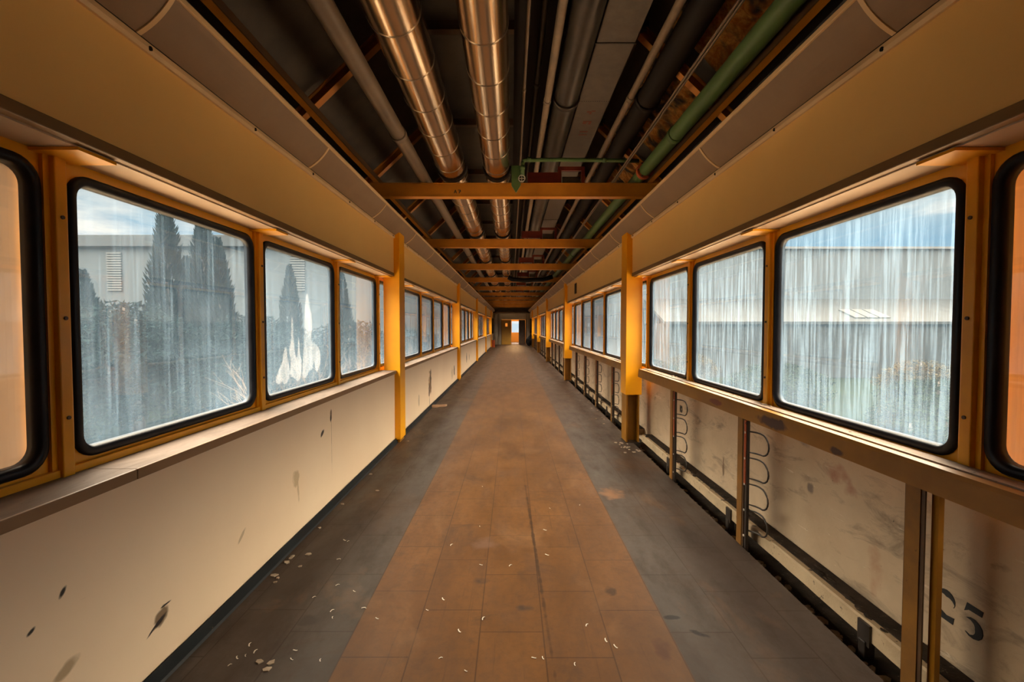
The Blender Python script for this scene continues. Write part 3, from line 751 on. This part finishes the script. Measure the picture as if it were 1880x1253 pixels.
# ---------------------------------------------------------------- pipes
PY0, PY1 = YBACK, YEND-1.25
def pipes():
    def big(x, z, r, lab, ph):
        t = empty('insulated_pipe', (x, 0, z), label=lab, cat='pipe', group='silver lagged pipes', kind='thing')
        bm = BM(); ys = []; y = PY0
        while y < PY1: ys.append(y); y += .4475
        pts = [(0, yy, 0) for yy in ys] + [(0, PY1, 0)]
        tube(bm, pts, r, 40); obj('jacket', bm, 'silver', t)
        b = None; i = 0; y = ph
        while y < PY1:
            if b is None:
                bm = BM(); tube(bm, [(0,-.008,0),(0,-.005,0),(0,.004,0),(0,.008,0)], [r+.0005,r+.0028,r+.0028,r+.0005], 40, False)
                b = obj('band', bm, 'band', t, (0, y, 0)); b['kind'] = 'thing'
            else:
                c = b.copy(); C.objects.link(c); c.parent = t; c.location = (0, y, 0)
            y += .4475
        for k in range(10):
            y = 5.05+3.25*k
            if y > PY1: break
            bm = BM(); 
            poly = [(r*1.10*math.cos(a), r*1.10*math.sin(a)) for a in [PI+PI*j/12 for j in range(13)]] + [(r*.98*math.cos(a), r*.98*math.sin(a)) for a in [2*PI-PI*j/12 for j in range(13)]]
            prism(bm, poly, 'Y', y, y+.08); obj('saddle', bm, 'black_pipe', t)
    big(-.68, 3.222, .155, 'wide shiny silver lagged pipe, the leftmost of the two under the ceiling', 1.70)
    big(-.18, 3.212, .142, 'wide shiny silver lagged pipe near the ceiling centre, right of its twin', 1.78)
    def rod(name, x, z, r, mt, lab, cat='pipe', extra=None, n=16):
        t = empty(name, (x, 0, z), label=lab, cat=cat, kind='thing')
        bm = BM(); tube(bm, [(0, PY0+ (PY1-PY0)*k/30, 0) for k in range(31)], r, n); obj('tube', bm, mt, t)
        cb = None; y = 4.0
        while y < PY1:
            if cb is None: cb = obj('coupling', tube(BM(), [(0,-.03,0),(0,.03,0)], r*1.14, n), mt, t, (0,y,0))
            else:
                c = cb.copy(); C.objects.link(c); c.parent = t; c.location = (0,y,0)
            y += 6.5
        return t
    rod('painted_pipe', -1.0, 3.120, .062, 'grey_paint_pipe', 'dull grey brown pipe left of the silver pipes')
    rod('pale_conduit_pipe', .29, 3.40, .030, 'pale_pipe', 'slim pale pipe just right of the ceiling centre')
    rod('thin_conduit', .09, 3.50, .014, 'pale_pipe', 'very thin conduit close to the right of the second silver pipe')
    rod('thin_conduit', .20, 3.55, .024, 'galv_dark', 'dim thin grey pipe between thin conduit and slim pale pipe')
    rod('round_duct', .455, 3.44, .105, 'galv_dark', 'dark grey round duct left of the flat galvanised duct', 'duct', n=28)
    rod('small_pipe', 1.01, 3.43, .030, 'pale_pipe', 'small brown pipe right of the flat galvanised duct')
    rod('black_lagged_pipe', 1.16, 3.42, .095, 'black_pipe', 'thick black lagged pipe left of the thin twin conduit', n=24)
    rod('green_pipe', 1.405, 3.118, .064, 'green', 'long green painted pipe above the right side', n=24)
    t = empty('twin_conduit', (1.215, 0, 3.205), label='pair of thin pale conduits left of the green pipe', cat='conduit', kind='thing')
    for dx in (-.011, .011): obj('conduit', tube(BM(), [(dx, PY0+(PY1-PY0)*k/30, 0) for k in range(31)], .009, 8), 'pale_pipe', t)
    # flat galvanised duct
    t = empty('flat_duct', (.70, 0, 3.41), label='flat galvanised rectangular duct with faded red stencil', cat='duct', kind='thing')
    obj('duct_body', box(-.135, .135, PY0, PY1, 0, .26, bev=.006), 'galv', t)
    bm = BM(); y = .6
    while y < PY1: bx(bm, -.142, .142, y, y+.012, -.006, .262); y += 2.6
    obj('flange_joint', bm, 'galv_dark', t)
    bm = BM()
    for k in range(14): tube(bm, [(-.125+.25*k/13, 4.02, -.001), (-.125+.25*k/13, 4.02, .001)], .004, 6)
    obj('rivet_row', bm, 'black', t)
    # faded red stencil letters on its underside, read from below
    for bars in (((-.035,.045,4.62,4.65), (-.035,.05,4.70,4.72)), ((-.035,.045,4.40,4.42), (-.035,.0,4.42,4.46), (.02,.045,4.42,4.47)),
                 ((-.03,.0,4.20,4.23), (.01,.045,4.19,4.21), (-.005,.015,4.21,4.26))):
        bm = BM()
        for b_ in bars: bx(bm, *b_, -.0015, .0005)
        obj('stencil_letter', bm, 'red_ink', t)
    # black space behind: cable trays between silver pipes and slim pipe
    t = empty('cable_tray', (.13, 0, 3.60), label='dark cable tray high above the thin conduits', cat='cable tray', kind='thing')
    obj('tray', prism(BM(), [(-.13,.08),(-.13,0),(.20,0),(.20,.08),(.194,.08),(.194,.006),(-.124,.006),(-.124,.08)], 'Y', PY0, PY1), 'black_pipe', t)
    bm = BM()
    for k in range(6): tube(bm, [(-.10+.05*k, PY0, .02), (-.10+.05*k, PY1, .02)], .014, 6)
    obj('cables', bm, 'black', t)
    # copper foil sheets on the right slope
    for i, (ya, yb) in enumerate(((1.2, 1.83), (2.0, 3.42), (3.62, 4.95), (5.25, 6.7))):
        bm = BM(); nx, ny = 8, int((yb-ya)/.05); rnd = random.Random(i)
        P = [[None]*(ny+1) for _ in range(nx+1)]; Q = [[None]*(ny+1) for _ in range(nx+1)]
        for a in range(nx+1):
            for b in range(ny+1):
                u = a/nx; x = 1.55 - .40*u; z = 3.14 + (1.74-x)*.9167 - .02 + rnd.uniform(-.014, .010)
                P[a][b] = bm.verts.new((x, ya+(yb-ya)*b/ny+rnd.uniform(-.01,.01), z)); Q[a][b] = bm.verts.new((x, ya+(yb-ya)*b/ny, z+.012))
        for a in range(nx):
            for b in range(ny):
                bm.faces.new((P[a][b],P[a+1][b],P[a+1][b+1],P[a][b+1])); bm.faces.new((Q[a][b],Q[a+1][b],Q[a+1][b+1],Q[a][b+1]))
        o = obj('foil_sheet', bm, 'foil')
        props(o, 'crumpled copper coloured foil on the right roof slope, %s sheet from the camera' % ORD[i], 'foil', 'foil sheets behind the green pipe', 'thing')
    # green branch with drop, valve plate
    t = empty('branch_pipe', (.10, 4.95, 3.0), label='thin green branch pipe crossing over to a valve above the first cross beam', cat='pipe', kind='thing')
    bm = BM(); pts = [(0,0,.05),(0,0,.17)] + [(.035-.035*math.cos(a), 0, .205+.035*math.sin(a)) for a in [PI/2*j/6 for j in range(7)]] + [(.4,0,.245),(1.0,0,.238),(1.25,0,.232)]
    tube(bm, pts, .021, 14); obj('tube', bm, 'green', t)
    bm = BM(); tube(bm, [(0,0,.14),(0,0,.18)], .028, 12); tube(bm, [(.05,0,.245),(.09,0,.245)], .028, 12); tube(bm, [(.86,0,.24),(.90,0,.24)], .027, 12)
    obj('fitting', bm, 'green', t)
    obj('backing_plate', prism(BM(), [(-.12,-.02),(-.07,-.10),(-.02,-.02),(-.02,.19),(-.12,.19)], 'Y', .02, .04), 'green', t)
    v = obj('valve', tube(BM(), [(-.01,-.04,.03),(-.01,.02,.03)], .028, 14), 'dark_steel', t)
    bm = BM()
    ring = [(.034*math.cos(2*PI*j/16)-.01, -.05, .03+.034*math.sin(2*PI*j/16)) for j in range(17)]; tube(bm, ring, .006, 6, False)
    tube(bm, [(-.044,-.05,.03),(.024,-.05,.03)], .004, 6); tube(bm, [(-.01,-.05,-.004),(-.01,-.05,.064)], .004, 6)
    obj('hand_wheel', bm, 'white_metal', v)
    # flange where branch meets the green pipe
    t = empty('pipe_flange', (1.405, 4.92, 3.118), label='rusty flange collar on the green pipe beside the first cross beam', cat='flange', kind='thing')
    obj('collar', tube(BM(), [(0,-.03,0),(0,.03,0)], .088, 20), 'rust', t)
    bm = BM()
    for j in range(6):
        a = 2*PI*j/6; tube(bm, [(.077*math.cos(a),-.045,.077*math.sin(a)),(.077*math.cos(a),.045,.077*math.sin(a))], .008, 6)
    obj('bolt', bm, 'dark_steel', t)
    # red hanging brackets under the flat duct
    first = None
    for k in range(6):
        y = 5.33+3.25*k
        lab = 'dark red bracket hanging under the flat duct behind the %s cross beam' % ORD[k]
        if first is None:
            first = empty('hanging_bracket', (.67, y, 3.06), label=lab, cat='bracket', group='red duct brackets', kind='thing')
            bm = BM(); bx(bm, -.15, .16, 0, .03, .20, .245); bx(bm, -.15, -.11, 0, .03, 0, .24); bx(bm, .12, .16, 0, .03, 0, .24); bx(bm, -.5, -.15, .005, .025, .05, .18)
            obj('bracket_frame', bm, 'red', first)
            obj('clip_plate', box(-.10, .11, .005, .02, .03, .13), 'galv', first)
        else: dup(first, (.67, y, 3.06), 0, lab)
    # black sheath crossing lower down the corridor
    t = empty('sagging_sheath', (0, 14.6, 2.93), label='black sagging cable sheath hanging across between the far cross beams', cat='cable', kind='thing')
    pts = [(-.12,0,.10),(0,0,.03),(.4,.02,.0),(1.0,.05,.03),(1.3,.05,.12)]
    obj('sheath', tube(BM(), pts, .07, 12), 'black', t)
pipes()

# ---------------------------------------------------------------- small fixtures
def fixtures():
    y = 10.6
    t = empty('wall_vent', (WALL-.0, 10.55, 2.33), label='small dark brown vent plate on the right fascia beyond the first column', cat='vent', kind='thing')
    bm = BM(); bx(bm, -.014, 0, -.13, .13, -.12, .12); obj('plate', bm, 'vent', t)
    bm = BM()
    for k in range(6): bx(bm, -.018, -.012, -.11, .11, -.10+.035*k, -.085+.035*k)
    obj('slat', bm, 'black', t)
    t = empty('waste_bag', (1.30, 34.0, 0), label='black bulging rubbish bag beside the far right wall', cat='bag', kind='thing')
    bm = BM(); bmesh.ops.create_icosphere(bm, subdivisions=3, radius=.24)
    for v in bm.verts:
        v.co.z = (v.co.z+.24)*1.6; v.co *= 1+.08*math.sin(v.co.x*23)*math.cos(v.co.z*17)
        if v.co.z > .6: v.co.x *= .5; v.co.y *= .5
    obj('sack', bm, 'black', t)
    t = empty('wooden_crate', (-1.3, 31.9, 0), label='reddish brown wooden crate by the last left column', cat='crate', kind='thing')
    obj('side', bx(bx(BM(), -.12, .12, -.15, -.13, 0, .5), -.12, .12, .13, .15, 0, .5), 'rust', t); obj('side', bx(bx(BM(), .1, .12, -.13, .13, 0, .5), -.12, -.1, -.13, .13, 0, .5), 'rust', t)
    obj('bottom', box(-.1, .1, -.13, .13, 0, .02), 'rust', t)
    # pen scrawl on the first beam: letters A 7
    bm = BM(); y0 = 5.17-.0475; y1 = 5.17-.0465; zc = 2.955
    def stroke(a, b, w=.004):
        a, b = Vector(a), Vector(b); d = (b-a).normalized(); n = Vector((-d.y, d.x))*w
        prism(bm, [tuple(a+n), tuple(b+n), tuple(b-n), tuple(a-n)], 'Y', y0, y1)
    X0 = -.645
    stroke((X0-.015, zc-.02), (X0, zc+.02)); stroke((X0, zc+.02), (X0+.014, zc-.02)); stroke((X0-.009, zc-.005), (X0+.009, zc-.005))
    stroke((X0+.03, zc+.018), (X0+.06, zc+.016)); stroke((X0+.058, zc+.016), (X0+.04, zc-.02)); stroke((X0+.036, zc), (X0+.062, zc+.001))
    bo = [o for o in bpy.data.objects if o.name.startswith('cross_beam') and abs(o.location.y-5.17) < .01][0]
    for v in bm.verts: v.co -= Vector(bo.location)
    obj('pen_letters', bm, 'ink', bo)
    # stencil digits on the right wall: local u runs towards the camera (-Y), v up
    xw = 1.73
    def digits(cy, cz, h, which):
        bm = BM()
        def poly(pts, du=0):
            prism(bm, [(cy-(p[0]+du)*h, cz+(p[1]-.5)*h) for p in pts], 'X', xw-.0025, xw+.001)
        def arc(cx, cyy, r0, r1, a0, a1, du=0, thick=None, n=10, sy=1.0):
            P = []
            for j in range(n+1): a = a0+(a1-a0)*j/n; P.append((cx+r1*math.cos(a), cyy+r1*math.sin(a)*sy))
            for j in range(n, -1, -1): a = a0+(a1-a0)*j/n; P.append((cx+r0(j/n)*math.cos(a), cyy+r0(j/n)*math.sin(a)*sy))
            poly(P, du)
        if which == '10':
            poly([(0,.0),(.16,.0),(.16,1),(.05,1),(0,.85)], -.45)
            arc(.35,.5, lambda t: .12+.0*t, .32, PI*.55, PI*1.45, -.25, sy=1.55); arc(.38,.5, lambda t: .12, .32, -PI*.45, PI*.45, -.25, sy=1.55)
        else:
            # 2
            arc(.28,.70, lambda t: .30-.22*math.sin(PI*min(1,t*1.1)), .30, PI*.95, -PI*.18, -.75)
            poly([(.0,.02),(.52,.0),(.56,.22),(.30,.18),(.12,.26)], -.75)
            # 5
            poly([(.02,.70),(.10,1.0),(.58,.98),(.54,.80),(.16,.80)], .10)
            arc(.28,.30, lambda t: .30-.22*math.sin(PI*min(1,t*1.05)), .31, PI*.72, -PI*.75, .10)
        return bm
    wr = [o for o in bpy.data.objects if o.name == 'wall_right'][0]
    obj('stencil_number', digits(4.66, .60, .075, '10'), 'ink', wr)
    obj('stencil_number', digits(1.735, .33, .125, '25'), 'ink', wr)
fixtures()

# ---------------------------------------------------------------- litter on the floor
def fpt(px, py):   # a floor point from its bearing and depression
    y = F*CAMZ/(py-600.0); return (CAMX + (px-939)*y/F, y)
def litter():
    px = [(614,1083),(603,1132),(604,1145),(663,1127),(570,1106),(533,1208),(526,1225),(580,1227),(448,1197),(458,1210),(440,1218),(424,1222),(410,1236),(687,1147),(811,1110),(841,1171),(827,1007),(886,1147),(781,1131),(806,1223),
          (981,1223),(998,1223),(1058,1235),(1080,1160),(1116,1189),(1134,1201),(1001,979),(885,897),(1005,1026),(882,1045),(1010,938),(645,1095),(635,1000),(628,998),(617,1034),(1066,932),(937,1046),(853,1248),(880,972)]
    first = None; rnd = random.Random(3)
    for i, (a, b) in enumerate(px):
        x, y = fpt(a, b)
        if first is None:
            bm = BM(); pts = [(-.011,0,.003),(-.004,.002,.0035),(.004,.001,.005),(.011,-.003,.003)]
            prev = None
            for p in pts:
                r = [bm.verts.new((p[0], p[1]+dy, p[2]+dz)) for dy, dz in ((-.0022,0),(.0022,0),(.0022,.0012),(-.0022,.0012))]
                if prev:
                    for j in range(4): bm.faces.new((prev[j], prev[(j+1)%4], r[(j+1)%4], r[j]))
                else: bm.faces.new(r)
                prev = r
            bm.faces.new(prev[::-1])
            first = obj('paper_curl', bm, 'paper'); o = first
        else: o = first.copy(); C.objects.link(o)
        o.location = (x, y, -.002); o.rotation_euler = (0, 0, rnd.uniform(0, PI)); s = rnd.uniform(.7, 1.25); o.scale = (s, s, 1)
        props(o, 'tiny white paper curl lying on the brown tiled floor', 'paper scrap', 'white paper curls scattered on the floor', 'thing')
    # plaster chips along the left skirting
    chips = [(518,1032),(510,1040),(492,1065),(503,1070),(498,1078),(530,1029),(545,1048),(560,1025),(672,874),(748,812),(466,1230),(488,1232),(480,1245),(622,930),(690,905),(556,975)]
    first = None
    for i, (a, b) in enumerate(chips):
        x, y = fpt(a, b); x = max(x, -1.40)
        if first is None:
            bm = BM(); prism(bm, [(-.016,-.008),(.004,-.012),(.018,-.003),(.012,.010),(-.008,.012)], 'Z', 0, .005); first = obj('plaster_chip', bm, 'chip'); o = first
        else: o = first.copy(); C.objects.link(o)
        o.location = (x, y, 0); o.rotation_euler = (0,0,rnd.uniform(0,6)); s = rnd.uniform(.6,1.3); o.scale = (s,s,1)
        props(o, 'small pale plaster chip lying on the floor by the left wall', 'plaster chip', 'plaster chips along the left skirting', 'thing')
    # chips around the foot of the first right column
    first = None
    for i in range(34):
        a, b = (rnd.uniform(1165, 1205), rnd.uniform(815, 835)) if i < 20 else (rnd.uniform(1075, 1140), rnd.uniform(690, 790))
        x, y = fpt(a, b); 
        if x > 1.47: x = 1.47 - rnd.random()*.2
        if x > 1.37 and POST0-.05 < y < POST0+.32: x = 1.34
        if first is None:
            bm = BM(); prism(bm, [(-.018,-.010),(.002,-.014),(.020,-.004),(.010,.014),(-.012,.010)], 'Z', 0, .007); first = obj('paint_chip', bm, 'chip'); o = first
        else: o = first.copy(); C.objects.link(o)
        o.location = (x, y, 0); o.rotation_euler = (0,0,rnd.uniform(0,6)); s = rnd.uniform(.5,1.2); o.scale = (s,s,1)
        props(o, 'flake of cream paint fallen on the floor by the right wall', 'paint chip', 'paint chips near the right columns', 'thing')
    # splintered wood by the left wall
    t = empty('wood_splinter', (*fpt(800, 748), 0), .3, label='pale splintered stick of wood on the floor by the left wall', cat='wood', kind='thing')
    bm = BM(); prism(bm, [(-.20,-.02),(-.05,-.045),(.17,-.02),(.20,.01),(.10,.03),(-.12,.035),(-.18,.02)], 'Z', 0, .035); obj('splinter', bm, 'wood', t)
    bm = BM(); prism(bm, [(-.12,-.07),(.02,-.075),(.03,-.05),(-.10,-.045)], 'Z', 0, .02); obj('sliver', bm, 'wood', t)
    # rubble in the floor gap
    bm = BM(); rnd = random.Random(9)
    for i in range(420):
        y = .6 + 9*rnd.random()**1.6; r = rnd.uniform(.006,.022); x = rnd.uniform(1.515,1.59)
        bmesh.ops.create_icosphere(bm, subdivisions=1, radius=r, matrix=Matrix.Translation((x,y,-.075+r*.3)) @ Matrix.Rotation(rnd.random()*6,4,'Z') @ Matrix.Diagonal((1,1.6,.6,1)))
    o = obj('gap_rubble', bm, 'chip'); props(o, 'dusty rubble lying in the dark gap along the right wall', 'rubble', None, 'stuff')
litter()

# ---------------------------------------------------------------- outside
GZ = -1.6
def foliage_tree(name, h, r, kind, seed, mt, n=1500):
    """kind cone / round; leaves as many small tufts"""
    rnd = random.Random(seed); bm = BM()
    for i in range(n):
        u = rnd.random()
        if kind == 'cone':
            z = .06+.94*u**1.25; rad = r*(1-z)**.75*(.55+.45*rnd.random()) + .03; a = rnd.random()*2*PI
            lob = 1+.22*math.sin(a*5+z*21+seed)
            c = Vector((rad*lob*math.cos(a), rad*lob*math.sin(a), z*h)); d = Vector((math.cos(a), math.sin(a), .9+z)).normalized(); L = rnd.uniform(.09,.19)*(1.5-z*.6)
        else:
            th = rnd.random()*2*PI; ph = math.acos(1-1.5*rnd.random()); k = .6+.4*rnd.random()
            lob = 1+.25*math.sin(th*3+seed)*math.sin(ph*4+seed)
            c = Vector((r*k*lob*math.sin(ph)*math.cos(th), r*k*lob*math.sin(ph)*math.sin(th), h*.45+h*.5*k*math.cos(ph))); d = Vector((rnd.uniform(-1,1), rnd.uniform(-1,1), rnd.uniform(-.3,1))).normalized(); L = rnd.uniform(.05,.12)
        s = d.cross(Vector((rnd.uniform(-1,1), rnd.uniform(-1,1), rnd.uniform(-1,1)))).normalized()*L*.32; q = d.cross(s).normalized()*L*.25
        A = [bm.verts.new(c-d*L*.3+s), bm.verts.new(c-d*L*.3-s), bm.verts.new(c-d*L*.3+q), bm.verts.new(c+d*L)]
        for f in ((0,1,3),(1,2,3),(2,0,3),(0,2,1)): bm.faces.new([A[j] for j in f])
    t = empty(name, label='x', cat='tree', kind='thing')
    obj('foliage', bm, mt, t)
    obj('trunk', tube(BM(), [(0,0,-.2),(0,0,h*.5),(0,0,h*.9)], [.12,.08,.02], 8), 'bark', t)
    return t
def bare_shrub(seed, mt='twig'):
    rnd = random.Random(seed); bm = BM()
    def br(p, d, L, r, lev):
        q = p + d*L; m = p + d*L*.5 + Vector((rnd.uniform(-1,1),rnd.uniform(-1,1),0))*L*.08
        tube(bm, [p, m, q], [r, r*.8, r*.5], 5, False)
        if lev:
            for i in range(3):
                nd = (d + Vector((rnd.uniform(-.7,.7), rnd.uniform(-.7,.7), rnd.uniform(-.2,.5)))).normalized(); br(p+d*L*rnd.uniform(.4,1), nd, L*.62, r*.55, lev-1)
    for i in range(9):
        a = rnd.random()*2*PI; br(Vector((.15*math.cos(a), .15*math.sin(a), 0)), Vector((.45*math.cos(a), .45*math.sin(a), 1)).normalized(), 1.5, .02, 3)
    t = empty('bare_shrub', label='x', cat='shrub', kind='thing'); obj('branches', bm, mt, t); return t
def outside():
    # ground around the raised corridor
    bm = BM(); n = 40; rnd = random.Random(5)
    V = [[bm.verts.new((-90+180*i/n, -40+140*j/n, GZ+rnd.uniform(-.05,.05))) for j in range(n+1)] for i in range(n+1)]
    for i in range(n):
        for j in range(n): bm.faces.new((V[i][j], V[i+1][j], V[i+1][j+1], V[i][j+1]))
    struct('ground', bm, 'grass')
    for s in (-1, 1):  # pale paving added out of view to bounce daylight up inside
        bm = BM(); j = 0; y = -6
        while y < 44: bx(bm, min(s*2.1, s*10.0), max(s*2.1, s*10.0), y, y+1.98, GZ-.1, GZ+.07); y += 2.0
        struct('bounce_strip', bm, 'bounce_pave')
    # left block
    t = empty('long_building', (-36, 30, GZ), label='long grey flat roofed building with louvres behind the conifers on the left', cat='building', kind='thing')
    H = 7.4-GZ
    obj('wall', box(-40, 25.5, 0, 14, 0, H-.7), 'cladding', t)
    obj('parapet', box(-40.2, 25.7, -.35, 14.2, H-.75, H, bev=.03), 'parapet', t)
    bm = BM()
    for x in (-14,-7,-.5,6.5,13,19.5): bx(bm, x, x+.5, -.42, -.2, H-.9, H+.14)
    obj('rainwater_head', bm, 'louver', t)
    lv = None
    for x in (-10, -3.2, 3.4, 9.5, 16.2, 21.5):
        if lv is None:
            bm = BM(); 
            for k in range(16): bx(bm, 0, .95, -.10, -.01, 0+.16*k, .10+.16*k)
            lv = obj('louver', bm, 'louver', t, (x, 0, H-3.6))
        else: c = lv.copy(); C.objects.link(c); c.parent = t; c.location = (x, 0, H-3.6)
    # right block
    t = empty('factory_building', (36, 28, GZ), label='large pale factory building with lean-to roof outside the right windows', cat='building', kind='thing')
    obj('wall', box(-20, 40, 3, 18, 0, 6.75-GZ), 'cladding', t)
    obj('wall', box(-28, -20, 3, 18, 0, 6.2-GZ), 'cladding', t)
    obj('parapet', box(-20, 40, 2.8, 18.2, 6.7-GZ, 6.85-GZ), 'louver', t)
    obj('lean_to_roof', prism(BM(), [(3.2, 3.4-GZ), (-1.2, 1.75-GZ), (-1.2, 1.6-GZ), (3.2, 3.2-GZ)], 'X', -27, 40), 'roof_dark', t)
    obj('glazing_band', box(-27, 40, -.9, 3.0, 0, 1.65-GZ), 'band_dark', t)
    bm = BM()
    for k in range(3):
        prism(bm, [(.7, 2.55-GZ), (-.7, 2.02-GZ), (-.7, 1.96-GZ), (.7, 2.45-GZ)], 'X', -15.4+.75*k, -14.75+.75*k)
    obj('skylight', bm, 'skylight', t)
    t = empty('brown_building', (-2.3, 38.6, GZ), label='dark brown building at the far left end, coloured to imitate orange window reflections', cat='building', kind='thing')
    obj('wall', box(-7.9, 0, 0, 10, 0, 7.6-GZ), 'reflect_brown', t); obj('parapet', box(-7.9, .05, -.15, 10, 7.6-GZ, 8.0-GZ), 'parapet', t)
    wn = obj('window', box(-7.2, -5.8, -.04, .0, 4.2, 5.6), 'band_dark', t)
    for dx, dz in ((2.3,0),(4.6,0),(0,-2.6),(2.3,-2.6),(4.6,-2.6)):
        c = wn.copy(); C.objects.link(c); c.parent = t; c.location = (dx, 0, dz)
    t = empty('grey_building', (2.3, 38.0, GZ), label='blue grey building joined to the far end of the corridor, outside on the right', cat='building', kind='thing')
    obj('wall', box(0, 5.6, 0, 9, 0, 6.2-GZ), 'cladding', t); obj('glazing_band', box(.2, 5.4, -.05, .0, 2.6, 4.0), 'band_dark', t); obj('parapet', box(-.05, 5.6, -.15, 9, 6.2-GZ, 6.5-GZ), 'parapet', t)
    # conifers left
    cones = [foliage_tree('conifer', 7.0, 1.25, 'cone', 1, 'conifer', 5500), foliage_tree('conifer', 5.6, 1.0, 'cone', 2, 'conifer', 4500)]
    spots = [(-13.2,17.5,1.13,0,'tall slim conifer rising above the roofline left of centre in the large left window'),
             (-12.0,17.8,1.10,0,'tall slim conifer standing close beside the tallest one in the large left window'),
             (-10.9,17.0,1.12,1,'conical conifer left of the window edge, right of the yellow reflection'),
             (-15.5,16.5,1.0,1,'bushy conifer at the left side of the large left window'),
             (-17.2,16.0,1.15,1,'leftmost conifer seen in the large left window'),
             (-9.0,18.5,.98,1,'conifer behind the right edge of the large left window'),
             (-8.2,22,1.0,1,'conifer seen through the misted second left window'),
             (-7.2,28,1.1,1,'distant conifer seen through the third left window'),
             (-14.2,20,1.2,1,'conifer standing behind the front row outside the left windows')]
    used = set()
    for x, y, s, k, lab in spots:
        b = cones[k]
        if k not in used: o = b; used.add(k); o.location = (x, y, GZ)
        else: o = dup(b, (x, y, GZ), x*3)
        o.scale = (s*.78, s*.78, s) if k == 0 or x > -11 else (s*1.05, s*1.05, s*.9); o['label'] = lab; o['group'] = 'conifers outside the left windows'
    shr = foliage_tree('leafy_shrub', 2.7, 1.5, 'round', 4, 'olive', 7000); shr['category'] = 'shrub'
    S_ = [(-9.5,8.0,1.0),(-10.5,10.5,1.2),(-5.8,10.2,.95),(-9.5,11.5,1.35),(-7.0,12.5,1.2),(-5.2,14.5,1.1),(-8.5,15,1.35),(-11.5,13.5,1.5),(-6.4,18,1.3),(-4.6,21,1.15)]
    for i, (x, y, s) in enumerate(S_):
        o = shr if i == 0 else dup(shr, (x, y, GZ), i*1.3)
        o.location = (x, y, GZ); o.scale = (s,s,s); o['label'] = 'dull green leafy shrub outside the left windows, %s from the camera' % ORD[i]; o['group'] = 'shrubs outside the left windows'
    bs = bare_shrub(6)
    B_ = [(-4.6,9.3,.9),(-4.4,10.5,.9),(-4.3,13.0,.95),(-4.5,16.5,1.0),(-4.5,20.5,1.0)]
    for i, (x, y, s) in enumerate(B_):
        o = bs if i == 0 else dup(bs, (x, y, GZ), i*1.7)
        o.location = (x, y, GZ); o.scale = (s,s,s*.95); o['label'] = 'bare pale twiggy shrub close outside the left windows, %s from the camera' % ORD[i]; o['group'] = 'bare shrubs outside the left windows'
    ds = foliage_tree('dry_shrub', 2.2, 1.3, 'round', 11, 'dryshrub', 4500); ds['category'] = 'shrub'
    D_ = [(15.8,17.5,.85,'dry yellow shrub in the garden outside the large right window'), (19.0,17.0,.7,'dry yellow shrub at the right edge of the large right window'), (9.5,24,.8,'dry shrub far outside the second right window')]
    for i, (x, y, s, lab) in enumerate(D_):
        o = ds if i == 0 else dup(ds, (x, y, GZ), i)
        o.location = (x, y, GZ); o.scale = (s*1.2,s*1.2,s); o['label'] = lab; o['group'] = 'dry shrubs outside the right windows'
    gs = foliage_tree('green_shrub', 1.7, 1.4, 'round', 15, 'shrub', 5000); gs['category'] = 'shrub'
    G_ = [(7.5,8.5,1.0),(10.2,10.5,1.1),(5.6,11.5,.9),(13.2,14,1.1),(8.8,15.5,1.2),(4.8,17,1.1),(11.2,19,1.2),(6.4,22,1.2)]
    for i, (x, y, s) in enumerate(G_):
        o = gs if i == 0 else dup(gs, (x, y, GZ), i*2.1)
        o.location = (x, y, GZ); o.scale = (s,s,s*.8); o['label'] = 'low green shrub in the garden outside the right windows, %s from the camera' % ORD[i]; o['group'] = 'green shrubs outside the right windows'
outside()
